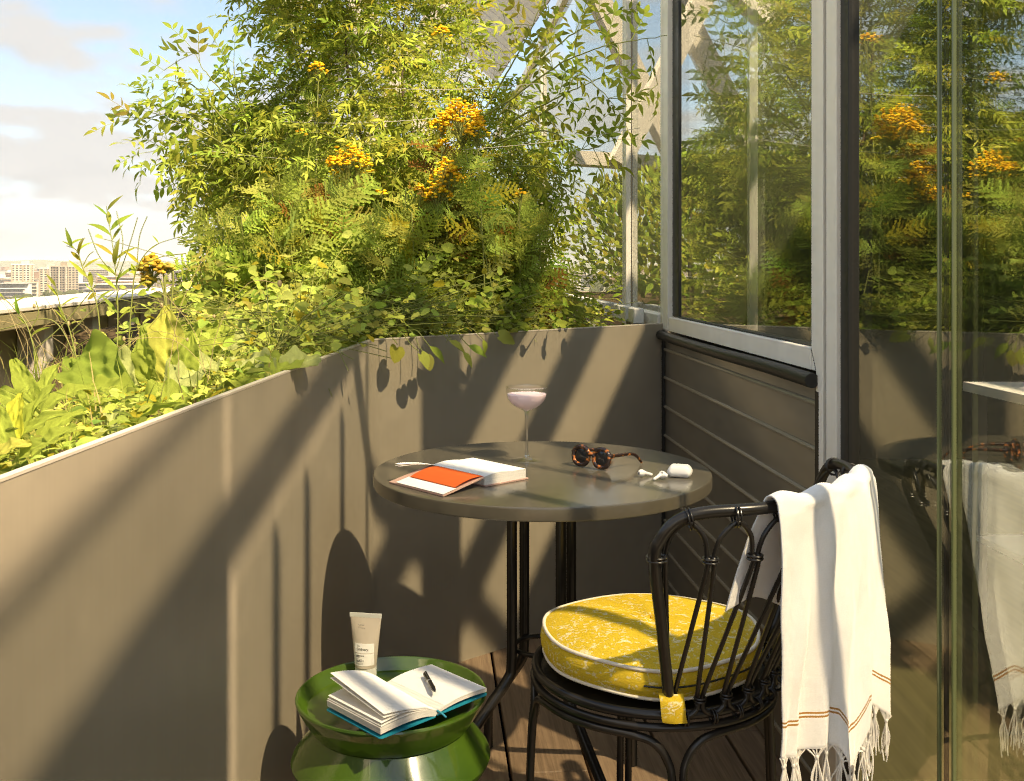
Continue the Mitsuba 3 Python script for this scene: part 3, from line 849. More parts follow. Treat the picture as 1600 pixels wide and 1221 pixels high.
# a few leaves that stand up from the fold and lean to the left
for q, (rise, back) in enumerate(((0.047, 0.0), (0.052, 0.004))):
    g = []
    for t in np.linspace(0, 1, 26):
        xx = xl * (0.112 * t ** 1.05) + ys * 0.0
        zc = 0.006 + rise * (t ** 0.62) * (1 - 0.12 * t) + 0.004 * math.sin(math.pi * t)
        g.append([sp + xx + ys * (Hn * e) + [0, 0, zc * (0.42 + 0.58 * e) + back * t + 0.006 * (1 - e) * t] for e in np.linspace(0, 1, 10)])
    V, Fc, uv = solid_grid(np.array(g), 0.0007)
    add(f'{NB}__lifted_page', (V, Fc), 'm_paper', smooth=True)
rb_ = [sp + [0, 0, 0.004], sp + xr * 0.006 - ys * 0.006 + [0, 0, -0.001], sp + xr * 0.010 - ys * 0.014 + [0, 0, -0.007]]
add(f'{NB}__ribbon', tube(catmull(rb_, 5), 0.0018, 6), 'm_teal', smooth=50)

# pen lying on the right page
PN = thing('pen', 'black ballpoint pen lying on the right page of the open notebook', 'pen')
pa = sp + xr * 0.063 + ys * 0.106 + [0, 0, 0.0185]
pz = sp + xr * 0.023 + ys * 0.030 + [0, 0, 0.0195]
ax = unit(pz - pa)
Lp = np.linalg.norm(pz - pa)
def spin(prof, o, ax, n=16):
    V, Fc = lathe([(r, z) for r, z in prof], n)
    a = unit(np.cross(ax, [0, 0, 1])); b = np.cross(ax, a)
    return placed(V, o, a, b, ax), Fc
add(f'{PN}__barrel', spin([(0, 0), (0.0034, 0.0005), (0.0042, 0.003), (0.0043, 0.030), (0.0043, Lp * 0.42)], pa, ax), 'm_pen', smooth=40)
add(f'{PN}__ring', spin([(0.0043, Lp * 0.42), (0.0047, Lp * 0.422), (0.0047, Lp * 0.46), (0.0043, Lp * 0.462)], pa, ax), 'm_chrome', smooth=40)
add(f'{PN}__grip', spin([(0.0043, Lp * 0.462), (0.0042, Lp * 0.8), (0.0034, Lp * 0.88), (0.0012, Lp * 0.97), (0.0006, Lp)], pa, ax), 'm_pen', smooth=40)
sd = unit(np.cross(ax, [0, 0, 1]))
g = pa + ax * 0.004 + [0, 0, 0.0052]
add(f'{PN}__clip', hull([g + ax * t + sd * s + np.array([0, 0, z]) for t in (0, 0.033) for s in (-0.0014, 0.0014) for z in (0, 0.0011)]), 'm_pen')

# ---------------------------------------------------------------- tube of cream
CT = thing('cream_tube', 'beige squeeze tube of cream with a white label standing on the green stool', 'cream tube')
ct = np.array([-0.281, 2.005, 0.4165])
ya = math.radians(-10)
ex, ey = np.array([math.cos(ya), math.sin(ya), 0]), np.array([-math.sin(ya), math.cos(ya), 0])


def tubesec(z):
    """Half width and half depth of the tube at height z over the stool."""
    t = np.clip((z - 0.026) / (0.125 - 0.026), 0, 1)
    return 0.0205 + 0.0115 * t, 0.0205 * (1 - t ** 1.25) + 0.0009


zs = list(np.linspace(0.026, 0.118, 22))
n = 48
tt = np.arange(n) * 2 * math.pi / n
ringv = lambda z, g=0.0: np.array([ct + ex * ((tubesec(z)[0] + g) * math.cos(t)) + ey * ((tubesec(z)[1] + g) * math.sin(t)) + [0, 0, z] for t in tt])
V = np.array([ringv(z) for z in zs])
V2, F2 = grid(np.concatenate([V, V[:, :1]], 1))
add(f'{CT}__body', (V2, F2), 'm_tube', smooth=True)
add(f'{CT}__crimp', hull([ct + ex * a + ey * b + [0, 0, z] for a in (-0.0318, 0.0318) for b in (-0.0012, 0.0012) for z in (0.1175, 0.1255)]), 'm_cap')
add(f'{CT}__cap', lathe([(0, 0), (0.0195, 0), (0.0203, 0.001), (0.0206, 0.004), (0.0206, 0.0225), (0.0198, 0.0238), (0, 0.0240)], 48, ct), 'm_cap', smooth=35)
add(f'{CT}__shoulder', lathe([(0.0197, 0.024), (0.0205, 0.0255), (0.0206, 0.0275)], 48, ct), 'm_tube', smooth=35)
fa = lambda x, z, g: ct + ex * x + ey * (-(tubesec(z)[1]) * math.sqrt(max(0, 1 - (x / tubesec(z)[0]) ** 2)) - g) + np.array([0, 0, z])
for z0, z1 in ((0.0545, 0.0715), (0.0315, 0.0530)):
    g = np.array([[fa(x, z, 0.0005) for x in np.linspace(-0.0185, 0.0195, 20)] for z in np.linspace(z0, z1, 6)])
    V, Fc, uv = solid_grid(g, 0.0004)
    add(f'{CT}__label', (V, Fc), 'm_label', smooth=60)


def letter(text, h, x0, z0, bold, key, mat='m_ink'):
    m = meshkit.text_mesh(text, h, 0.0003, bold)
    m = m.subdivide_to_size(0.004)
    V = np.array(m.vertices)
    W = np.array([fa(x0 + x, z0 + y, 0.0008 + z) for x, y, z in V])
    add(key, (W, np.array(m.faces)), mat)


letter('The', 0.0026, -0.0135, 0.0658, False, f'{CT}__lettering')
letter('Ordinary.', 0.0042, -0.0137, 0.0592, True, f'{CT}__lettering')
r3 = np.random.default_rng(8)
for z, h, ln, b in ((0.0490, 0.0016, 0.016, 1), (0.0466, 0.0016, 0.007, 1), (0.0432, 0.0008, 0.012, 0), (0.0405, 0.0012, 0.016, 1), (0.0386, 0.0012, 0.013, 1), (0.0358, 0.0007, 0.0155, 0), (0.0342, 0.0007, 0.0155, 0), (0.1040, 0.0012, 0.0125, 2), (0.0990, 0.0008, 0.0150, 2)):
    x = -0.0135
    ms = []
    while x < -0.0135 + ln:
        w = r3.uniform(0.0012, 0.0034)
        gq = np.array([[fa(xx, zz_, 0.0011 if b != 2 else 0.0005) for xx in np.linspace(x, min(x + w, -0.0135 + ln), 4)] for zz_ in (z, z + h)])
        V, Fc, uv = solid_grid(gq, 0.0002)
        ms.append((V, Fc))
        x += w + 0.0007
    add(f'{CT}__fine_print', cat(ms), 'm_ink' if b == 1 else 'm_ink_soft')

# ---------------------------------------------------------------- coupe glass
GL = thing('coupe_glass', 'stemmed coupe glass of pale pink drink standing on the round table', 'cocktail glass')
gc = np.array([0.0355, 2.508, 0.7424])
bowl = [(0.0032, 0.118), (0.008, 0.1205), (0.018, 0.124), (0.030, 0.1305), (0.040, 0.140), (0.0465, 0.152), (0.0490, 0.166), (0.0490, 0.1755)]
bc = catmull(np.c_[np.array(bowl), np.zeros(len(bowl))], 5)[:, :2]
add(f'{GL}__bowl', lathe(bc, 64, gc), 'm_bowl', smooth=True)
rimt = np.arange(64) * 2 * math.pi / 64
add(f'{GL}__rim', tube([gc + [0.049 * math.cos(t), 0.049 * math.sin(t), 0.1758] for t in rimt], 0.0010, 8, True), 'm_crystal', smooth=True)
foot = [(0.0055, 0.0098), (0.008, 0.0062), (0.020, 0.0032), (0.0375, 0.0014)]
add(f'{GL}__foot', lathe(catmull(np.c_[np.array(foot), np.zeros(4)], 5)[:, :2], 64, gc), 'm_bowl', smooth=True)
add(f'{GL}__foot__edge', tube([gc + [0.0376 * math.cos(t), 0.0376 * math.sin(t), 0.0011] for t in rimt], 0.0008, 8, True), 'm_crystal', smooth=True)
stem = [(0, 0.0085), (0.0055, 0.0098), (0.0045, 0.013), (0.0032, 0.026), (0.0030, 0.06), (0.0032, 0.100), (0.0045, 0.112), (0.0075, 0.1185), (0.0, 0.1188)]
add(f'{GL}__stem', lathe(stem, 64, gc), 'm_crystal', smooth=35)
dr_ = [(r - 0.0009, z + 0.0006) for r, z in bc if z < 0.1585 and r > 0.004]
add(f'{GL}__drink', lathe([(0, 0.1195)] + dr_ + [(dr_[-1][0] - 0.0002, 0.1592), (0, 0.1590)], 64, gc), 'm_drink', smooth=35)
r4 = np.random.default_rng(3)
fo = []
for k in range(60):
    a, rr = r4.uniform(0, 6.28), r4.uniform(0.030, 0.0445)
    s = trimesh.creation.icosphere(1, r4.uniform(0.0006, 0.0016))
    fo.append((np.array(s.vertices) + gc + [rr * math.cos(a), rr * math.sin(a), 0.1596], np.array(s.faces)))
add(f'{GL}__foam', cat(fo), 'm_drink', smooth=True, kind='stuff')

# ---------------------------------------------------------------- open book on the table
BK = thing('book', 'open hardcover book with white pages and an orange endpaper lying on the round table', 'book')
bs = np.array([-0.058, 2.205, 0.7427])
by = unit([-0.68, 0.733, 0])
bx = unit([0.748, 0.664, 0])
bl = unit([-0.655, -0.756, 0])
Wb, Hb, Tb = 0.118, 0.178, 0.019
V, Fc = rbox2(Wb + 0.006, Hb + 0.006, 0.003, 0.002, 3)
add(f'{BK}__rear_cover', (placed(V, bs - by * 0.003, bx, by, up), Fc[:, ::-1]), 'm_cloth_board')
g = np.array([[bs + bx * (Wb * t) + by * (Hb * q) + [0, 0, 0.003 + Tb * z * (1 - 0.10 * (1 - t) ** 3 * (z > 0)) + 0.0035 * z * math.sin(math.pi * min(1, t * 1.5))] for q in np.linspace(0, 1, 5)] for z in (0, 1) for t in np.linspace(0, 1, 16)])
g = g.reshape(2, 16, 5, 3)
ring_ = np.concatenate([g[0], g[1][::-1]], 0)            # outline of the block, along the spine
V, Fc = grid(np.concatenate([ring_, ring_[:1]], 0))
caps = []
for e in (0, 4):
    a, b_ = g[0][:, e], g[1][:, e]
    Vc, Fq = grid(np.stack([a, b_], 1))
    caps.append((Vc, Fq))
add(f'{BK}__page_block', cat([(V, Fc)] + caps), 'm_page_edge')
gt = np.array([[bs + bx * (Wb * t) + by * (Hb * q) + [0, 0, 0.0036 + Tb * (1 - 0.10 * (1 - t) ** 3) + 0.0035 * math.sin(math.pi * min(1, t * 1.5))] for q in np.linspace(0, 1, 5)] for t in np.linspace(0, 1, 16)])
V, Fc, uv = solid_grid(gt, 0.0005)
add(f'{BK}__page', (V, Fc), 'm_paper', smooth=True)
# front cover sloping from the top of the block down to the table
tip = np.array([bs + bl * 0.127 + [0, 0, 0.002]][0])
slope = lambda t, q, h=0.0: bs - by * 0.003 + bl * (0.004 + 0.123 * t) + by * ((Hb + 0.006) * q) + np.array([0, 0, 0.0190 * (1 - t) ** 1.0 + 0.0015 + h])
V, Fc, uv = solid_grid(np.array([[slope(t, q) for q in np.linspace(0, 1, 4)] for t in np.linspace(0, 1, 8)]), 0.0028)
add(f'{BK}__front_cover', (V, Fc), 'm_cloth_board')
V, Fc, uv = solid_grid(np.array([[slope(t, q, 0.0022 + 0.010 * math.sin(math.pi * (1 - t)) * (1 - t) ** 0.8 * (t < 0.999)) for q in np.linspace(0.02, 0.84, 12)] for t in np.linspace(0.0, 0.70, 20)]), 0.0006)
add(f'{BK}__endpaper', (V, Fc), 'm_orange', smooth=True)
V, Fc, uv = solid_grid(np.array([[slope(t, q, 0.0034) for q in np.linspace(0.005, 0.84, 8)] for t in np.linspace(0.69, 0.995, 6)]), 0.0008)
add(f'{BK}__jacket_flap', (V, Fc), 'm_paper')
V, Fc, uv = solid_grid(np.array([[slope(t, q, 0.0042) for q in np.linspace(0.838, 0.862, 3)] for t in np.linspace(0.12, 0.995, 12)]), 0.0009)
add(f'{BK}__jacket_flap', (V, Fc), 'm_paper')
for lft in (0.0, 0.004):
    V, Fc, uv = solid_grid(np.array([[bs + bl * (0.112 * t) + by * (Hb * q) + np.array([0, 0, 0.0225 + (0.014 + lft) * t + 0.003 * math.sin(math.pi * t)]) for q in np.linspace(0.90, 1.0, 6)] for t in np.linspace(0, 1, 20)]), 0.0006)
    add(f'{BK}__lifted_page', (V, Fc), 'm_paper', smooth=True)

# ---------------------------------------------------------------- sunglasses
SG = thing('sunglasses', 'tortoiseshell sunglasses with dark round lenses standing open on the table', 'sunglasses')
so = np.array([0.180, 2.402, 0.7425])
sf = unit([0.76, -0.65, 0.0])                            # from the left lens to the right one
sb = unit([0.65, 0.76, 0.0])                             # backwards, where the arms point
su = unit(np.array([0, 0, 1.0]) + 0.12 * sb)
lens = lambda c, rx, rz, t, d=0.0: so + sf * (c + rx * np.sign(math.cos(t)) * abs(math.cos(t)) ** 0.86) + su * (0.0265 + rz * np.sign(math.sin(t)) * abs(math.sin(t)) ** 0.9) + sb * (0.18 * (c / 0.04) ** 2 * 0.01 + d)
tt = np.arange(48) * 2 * math.pi / 48
for c in (-0.029, 0.029):
    add(f'{SG}__rim', tube([lens(c, 0.0215, 0.0205, t) for t in tt], 0.0052, 10, True), 'm_tort', smooth=50)
    ring_ = np.array([lens(c, 0.0205, 0.0195, t) for t in tt])
    cen = ring_.mean(0) - sb * 0.003
    V = np.vstack([[cen], cen + (ring_ - cen) * 0.5 + sb * -0.001, ring_])
    k = np.arange(48)
    Fq = np.vstack([np.stack([0 * k, 1 + k, 1 + (k + 1) % 48], 1), np.stack([1 + k, 49 + k, 49 + (k + 1) % 48], 1), np.stack([1 + k, 49 + (k + 1) % 48, 1 + (k + 1) % 48], 1)])
    add(f'{SG}__lens', (V, Fq), 'm_lens', smooth=True)
add(f'{SG}__bridge', tube(catmull([so + sf * a + su * z + sb * y for a, z, y in ((-0.0095, 0.030, 0), (0, 0.034, -0.002), (0.0095, 0.030, 0))], 6), [0.0045] * 13, 10), 'm_tort', smooth=50)
for sgn, spread in ((1, 0.006), (-1, 0.030)):
    h0 = so + sf * (sgn * 0.053) + su * 0.034 + sb * 0.004
    P = [so + sf * (sgn * 0.049) + su * 0.034, h0, h0 + sb * 0.03 + sf * spread * 0.2 + [0, 0, -0.002], h0 + sb * 0.070 + sf * spread * 0.6 + [0, 0, -0.004], h0 + sb * 0.095 + sf * spread * 0.85 + [0, 0, -0.012], h0 + sb * 0.115 + sf * spread + [0, 0, -0.0295]]
    cu_ = catmull(P, 6)
    add(f'{SG}__temple', tube(cu_, np.linspace(0.0046, 0.0030, len(cu_)), 10), 'm_tort', smooth=50)
    add(f'{SG}__hinge', cbox(h0 + sb * 0.002, (0.005, 0.004, 0.006), 0.001), 'm_chrome')

# ---------------------------------------------------------------- earbuds and their case
for nm, o, h, tip_d, lab in (('earbud', np.array([0.2865, 2.309, 0.7425]), unit([0.95, 0.35, 0]), unit([-0.5, -0.85, 0.2]), 'white wireless earbud lying on its side beside the sunglasses, left one of the two'),
                             ('earbud', np.array([0.3290, 2.283, 0.7425]), unit([-0.80, -0.60, 0]), unit([0.75, -0.65, 0.0]), 'white wireless earbud arched on its stem beside the case, right one of the two')):
    k = thing(nm, lab, 'earbud', None)
    left_ = k == 'earbud'
    hc = o + np.array([0, 0, 0.0085 if left_ else 0.0100])
    e = hc + h * 0.024
    e[2] = o[2] + (0.0036 if left_ else 0.0034)
    balls = [(hc, 0.0082), (hc + tip_d * 0.0065 + [0, 0, -0.0005], 0.0058), (hc + tip_d * 0.0105 + [0, 0, -0.0010], 0.0042)]
    parts = []
    sphere = lambda c, r: [np.array(trimesh.creation.icosphere(2, r).vertices) + c]
    parts.append(hull(np.vstack(sphere(*balls[0]) + sphere(*balls[1]))))
    parts.append(hull(np.vstack(sphere(*balls[1]) + sphere(*balls[2]))))
    parts.append(hull(np.vstack(sphere(hc + h * 0.004 + [0, 0, 0.001], 0.0052) + sphere(hc * 0.5 + e * 0.5 + [0, 0, 0.001], 0.0037))))
    parts.append(hull(np.vstack(sphere(hc * 0.5 + e * 0.5 + [0, 0, 0.001], 0.0037) + sphere(e, 0.0033))))
    ms = [m3.Manifold(m3.Mesh(np.asarray(a, np.float32), np.asarray(b, np.uint32))) for a, b in parts]
    u_ = ms[0]
    for m_ in ms[1:]:
        u_ = u_ + m_
    mm = u_.to_mesh()
    add(f'{k}__shell', (np.array(mm.vert_properties[:, :3]), np.array(mm.tri_verts)), 'm_plastic', smooth=50)
    for dv, r_ in ((tip_d, 0.0034), (unit(-0.25 * h + np.array([-0.35, -0.75, 0.55])), 0.0026)):
        c_ = hc + dv * (0.0136 if r_ > 0.003 else 0.0078) + ([0, 0, -0.001] if r_ > 0.003 else [0, 0, 0])
        s = trimesh.creation.icosphere(2, 1.0)
        a_ = unit(np.cross(dv, [0.2, 0.3, 1])); b_ = np.cross(dv, a_)
        add(f'{k}__vent', (placed(np.array(s.vertices), c_, a_ * r_ * 0.62, b_ * r_, dv * 0.0013), np.array(s.faces)), 'm_dark', smooth=True)
EC = thing('earbud_case', 'white rounded earbud case at the right edge of the round table', 'earbud case')
ec = np.array([0.372, 2.312, 0.7425])
ES = 0.92
ea = math.radians(-16)
pts = []
for sx in (-1, 1):
    for sy in (-1, 1):
        for r_, z in ((0.0125, 0.0125), (0.0115, 0.0170)):
            q = np.array(trimesh.creation.icosphere(2, r_).vertices)
            x, y = sx * (0.0168 - (0.002 if z > 0.015 else 0)), sy * 0.0105
            pts.append(q + [x * math.cos(ea) - y * math.sin(ea), x * math.sin(ea) + y * math.cos(ea), z])
shell = hull(np.vstack(pts) * ES + ec)
add(f'{EC}__shell', shell, 'm_plastic', smooth=50)
lid = np.vstack(pts)
lid = lid[np.abs(lid[:, 2] - 0.0185) < 0.0035]

# ---------------------------------------------------------------- plants: templates
def leaflet(L=1.0, W=0.42, fold=0.18, curl=0.25, n=5, shape=(0.75, 1.15), wave=0.0):
    """A leaf along +x, its face up +z: midrib and two wings."""
    t = np.linspace(0, 1, n + 1)
    w = np.sin(math.pi * t ** shape[0]) ** shape[1] * W / 2
    w[0] = 0.02 * W
    zc = -curl * t ** 2 * 0.6 + 0.05 * np.sin(math.pi * t)
    V = np.concatenate([np.stack([t, t * 0, zc], 1), np.stack([t, w, zc + fold * w + wave * np.sin(t * 17)], 1), np.stack([t, -w, zc + fold * w + wave * np.sin(t * 15 + 1)], 1)]) * L
    k = np.arange(n)
    m = n + 1
    Fq = np.concatenate([np.stack([k, k + 1, m + k + 1], 1), np.stack([k, m + k + 1, m + k], 1), np.stack([k + 1, k, 2 * m + k], 1), np.stack([k + 1, 2 * m + k, 2 * m + k + 1], 1)])
    return V, Fq


def turn(V, yaw=0, pitch=0, roll=0):
    c, s = math.cos, math.sin
    Rx = np.array([[1, 0, 0], [0, c(roll), -s(roll)], [0, s(roll), c(roll)]])
    Ry = np.array([[c(pitch), 0, -s(pitch)], [0, 1, 0], [s(pitch), 0, c(pitch)]])
    Rz = np.array([[c(yaw), -s(yaw), 0], [s(yaw), c(yaw), 0], [0, 0, 1]])
    return V @ (Rz @ Ry @ Rx).T


def compound(r, pairs=3, ll=0.40, lw=0.40, droop=0.35):
    ms = []
    xs = np.linspace(0.28, 0.86, pairs)
    zf = lambda x: -droop * x * x
    for x in xs:
        for sd in (-1, 1):
            if r.random() < 0.06:
                continue
            V, Fq = leaflet(ll * r.uniform(0.8, 1.12), lw, r.uniform(0.05, 0.35), r.uniform(0.0, 0.5), 4)
            V = turn(V, sd * r.uniform(0.85, 1.25), r.uniform(-0.45, 0.10), sd * r.uniform(-0.5, 0.5))
            ms.append((V + [x + r.uniform(-0.03, 0.03), 0, zf(x)], Fq))
    V, Fq = leaflet(ll * 1.15, lw * 1.05, 0.2, 0.35, 4)
    ms.append((turn(V, r.uniform(-0.2, 0.2), -droop * 1.3 + r.uniform(-0.2, 0.2)) + [0.93, 0, zf(0.93)], Fq))
    x = np.linspace(0, 0.95, 5)
    ra = np.stack([x, 0 * x, zf(x)], 1)
    w = 0.010
    V = np.concatenate([ra + [0, w, 0], ra - [0, w, 0]])
    k = np.arange(4)
    ms.append((V, np.concatenate([np.stack([k, k + 5, k + 6], 1), np.stack([k, k + 6, k + 1], 1)])))
    return cat(ms)


def feather(r, pairs=9, droop=0.4):
    """A finely cut tansy leaf."""
    ms = []
    xs = np.linspace(0.14, 0.95, pairs)
    zf = lambda x: -droop * x * x + 0.12 * x
    for i, x in enumerate(xs):
        ln = 0.40 * math.sin(math.pi * (0.16 + 0.80 * x)) ** 0.8 + 0.04
        for sd in (-1, 1):
            nt_ = 3
            tt_ = np.linspace(0, 1, nt_ + 1)
            pts, Fq = [], []
            for j in range(nt_):                          # toothed lobe: small triangles left and right of its rib
                a, b = tt_[j], tt_[j + 1]
                o = len(pts)
                tooth = 0.050 * (1 - 0.45 * a)
                pts += [[a * ln, 0.012, 0], [b * ln, 0.0, 0], [(a * 0.4 + b * 0.6) * ln + 0.03, tooth, 0.012], [a * ln, -0.012, 0], [(a * 0.4 + b * 0.6) * ln + 0.03, -tooth, 0.012]]
                Fq += [[o, o + 1, o + 2], [o + 3, o + 4, o + 1], [o, o + 3, o + 1]]
            V = turn(np.array(pts), sd * r.uniform(0.85, 1.1), r.uniform(-0.35, 0.15), sd * r.uniform(-0.4, 0.4))
            ms.append((V + [x, 0, zf(x)], np.array(Fq)))
    x = np.linspace(0, 1.0, 5)
    ra = np.stack([x, 0 * x, zf(x)], 1)
    w = 0.014
    V = np.concatenate([ra + [0, w, 0], ra - [0, w, 0]])
    k = np.arange(4)
    ms.append((V, np.concatenate([np.stack([k, k + 5, k + 6], 1), np.stack([k, k + 6, k + 1], 1)])))
    return cat(ms)


def heart(r):
    """A lobed, pointed creeper leaf."""
    a = np.linspace(0, 2 * math.pi, 17)[:-1]
    rad = 0.42 * (1 + 0.22 * np.cos(a) + 0.10 * np.cos(3 * a) + 0.05 * np.cos(5 * a)) * (1 - 0.34 * np.exp(-((np.abs(a - math.pi)) / 0.35) ** 2))
    P = np.stack([0.42 + rad * np.cos(a) * 1.18, rad * np.sin(a), 0 * a], 1)
    P[:, 2] = 0.22 * np.abs(P[:, 1]) - 0.28 * (P[:, 0] - 0.3) ** 2 + r.normal(0, 0.02, 16)
    inner = P * [0.55, 0.5, 0.4] + [0.19, 0, 0]
    V = np.vstack([[0.34, 0, -0.02], inner, P])
    k = np.arange(16)
    n_ = (k + 1) % 16
    return V, np.concatenate([np.stack([0 * k, 1 + k, 1 + n_], 1), np.stack([1 + k, 17 + k, 17 + n_], 1), np.stack([1 + k, 17 + n_, 1 + n_], 1)])


rp = np.random.default_rng(21)
COMP = [compound(rp, p, l, w) for p, l, w in ((3, .42, .34), (3, .38, .38), (3, .46, .30), (4, .36, .33), (3, .44, .30))]
FEATH = [feather(rp, p, d) for p, d in ((8, .4), (7, .15), (9, .6))]
HEART = [heart(rp) for _ in range(4)]
OVAL = [leaflet(1, w, f, c, 4) for w, f, c in ((.45, .2, .3), (.52, .35, .1), (.40, .1, .6), (.36, .3, .2))]
LANCE = [leaflet(1, w, f, c, 5, (0.85, 1.0)) for w, f, c in ((.16, .3, .3), (.20, .4, .5), (.14, .2, .1))]


def scatter(tpls, pos, X, Zh, sc, cols, r):
    """Copies of the templates at pos, along X, faces towards Zh."""
    pos, X, Zh = np.asarray(pos, float), np.asarray(X, float), np.asarray(Zh, float)
    X = X / (np.linalg.norm(X, axis=1, keepdims=True) + 1e-9)
    Y = np.cross(Zh, X)
    Y /= np.linalg.norm(Y, axis=1, keepdims=True) + 1e-9
    Z = np.cross(X, Y)
    which = r.integers(0, len(tpls), len(pos))
    Vs, Fs, Cs = [], [], []
    off = 0
    for k, (V, Fq) in enumerate(tpls):
        s = np.where(which == k)[0]
        if not len(s):
            continue
        P = pos[s, None] + sc[s, None, None] * (V[None, :, :1] * X[s, None] + V[None, :, 1:2] * Y[s, None] + V[None, :, 2:] * Z[s, None])
        m = len(V)
        Vs.append(P.reshape(-1, 3))
        Fs.append((Fq[None] + (np.arange(len(s)) * m)[:, None, None]).reshape(-1, 3) + off)
        Cs.append(np.repeat(cols[s], m, axis=0))
        off += m * len(s)
    return np.vstack(Vs), np.vstack(Fs), np.vstack(Cs)


def behind(V):
    """Keeps leaves on the planting side of the planter wall where they would cross its sheet."""
    V = np.array(V)
    lw = (V[:, 1] < 2.976) & (V[:, 2] < 1.004)
    V[:, 0] = np.where(lw, np.minimum(V[:, 0], WL(V[:, 1]) - 0.016), V[:, 0])
    bw = (V[:, 1] >= 2.976) & (V[:, 2] < 1.004)
    V[:, 1] = np.where(bw & (V[:, 0] > corner[0]), np.maximum(V[:, 1], corner[1] + (V[:, 0] - corner[0]) * 0.869 + 0.02), V[:, 1])
    return V


def tint(n, base, r, var=0.28, yellow=0.10):
    """Leaf colours: a base with changes of depth, and some yellowed leaves."""
    b = np.array(base)[None] * np.exp(r.normal(0, var, (n, 1)))
    b = b * (1 + r.normal(0, 0.07, (n, 3)))
    y = r.random(n) < yellow
    b[y] = np.array([0.38, 0.34, 0.035]) * np.exp(r.normal(0, 0.15, (y.sum(), 1)))
    return np.clip(b, 0.004, 0.75)


G_DEEP, G_MID, G_BRIGHT = (0.17, 0.24, 0.028), (0.345, 0.41, 0.060), (0.42, 0.49, 0.095)


def inside(poly, P):
    poly = np.asarray(poly, float)
    x, y = P[:, 0], P[:, 1]
    c = np.zeros(len(P), bool)
    j = len(poly) - 1
    for i in range(len(poly)):
        a, b = poly[i], poly[j]
        c ^= ((a[1] > y) != (b[1] > y)) & (x < (b[0] - a[0]) * (y - a[1]) / (b[1] - a[1] + 1e-9) + a[0])
        j = i
    return c


def xfac(Y):
    return 0.857 - 0.0782 * Y


def wallY(x):
    """Depth of the planter wall's back panel at x."""
    return corner[1] + (x - corner[0]) * 0.869


# ---------------------------------------------------------------- the tall climbing shrub
SH = thing('climbing_shrub', 'tall green climbing shrub with many small oval leaflets, branches reaching against the sky', 'shrub')
r = np.random.default_rng(4)
sil = [(420, -230), (405, -60), (440, 40), (468, 105), (405, 140), (350, 195), (305, 220), (325, 285), (400, 300), (560, 330), (700, 340), (800, 350), (848, 330), (858, 250), (822, 180), (800, 120), (752, 130), (735, 60), (730, -60), (740, -230)]


def sample(poly, n, r, Yc, th):
    poly = np.asarray(poly, float)
    lo, hi = poly.min(0), poly.max(0)
    out = []
    from_edge = None
    seg_a, seg_b = poly, np.roll(poly, -1, 0)
    while len(out) < n:
        q = lo + r.random((n, 2)) * (hi - lo)
        q = q[inside(poly, q)]
        d = np.full(len(q), 1e9)
        for a, b in zip(seg_a, seg_b):
            t = np.clip(((q - a) @ (b - a)) / ((b - a) @ (b - a)), 0, 1)
            d = np.minimum(d, np.linalg.norm(q - (a + t[:, None] * (b - a)), axis=1))
        for (u, v), e in zip(q, d):
            k = th * (0.25 + 0.75 * min(1, e / 130))
            Y = (Yc(u, v) if callable(Yc) else Yc) + r.uniform(-1, 1) * k
            out.append(at(u, v, Y))
    return np.array(out[:n])


cen = sample(sil, 2100, r, lambda u, v: 4.45 + 0.0008 * (u - 560), 0.85)
cl = meshkit.noise(cen * 2.6 + 3.1, 4)
cen = cen[(cl > 0.41) | (r.random(len(cen)) < 0.22)]
uu_ = 800 + 1630 * cen[:, 0] / cen[:, 1]
vv_ = 415 - 1630 * (cen[:, 2] - CAM_H) / cen[:, 1]
gap = inside([(540, -40), (580, -40), (612, 130), (580, 135)], np.stack([uu_, vv_], 1)) | inside([(690, 60), (760, 50), (750, 125), (690, 120)], np.stack([uu_, vv_], 1))
cen = cen[~gap | (r.random(len(cen)) < 0.25)]
pos, X, Zh, sc, base = [], [], [], [], []
twigs = []


def sprig(c, d, L, leaves, size, r, sag=0.35, collect=None):
    """A twig from c along d with compound leaves set alternately."""
    d = unit(d)
    side = unit(np.cross(d, [0.1, 0.2, 1.0]))
    pts = []
    for t in np.linspace(0, 1, leaves + 1):
        pts.append(c + d * (L * t) + np.array([0, 0, -sag * L * t * t]))
    pts = np.array(pts)
    for i in range(1, leaves + 1):
        s = 1 if i % 2 else -1
        dd = unit(pts[i] - pts[i - 1])
        out = unit(dd * 0.55 + side * s * r.uniform(0.5, 1.0) + r.normal(0, 0.28, 3) + np.array([0, 0, 0.05]))
        collect.append((pts[i], out, unit(np.array([0.18, -0.35, 0.85]) + r.normal(0, 0.42, 3)), size * r.uniform(0.75, 1.2)))
    collect.append((pts[-1], dd, unit(np.array([0.18, -0.35, 0.85]) + r.normal(0, 0.3, 3)), size * r.uniform(0.8, 1.1)))
    return pts


L1 = []
hub = np.array([-0.35, 4.25, 1.75])
for c in cen:
    d = unit((c - hub) * [1, 0.8, 0.9] + r.normal(0, 0.45, 3) + np.array([0, -0.15, 0.12]))
    tw_ = sprig(c - d * 0.08, d, r.uniform(0.13, 0.26), r.integers(3, 6), r.uniform(0.062, 0.098), r, 0.45, L1)
    twigs.append(tube(tw_, 0.0016, 4, caps=False))
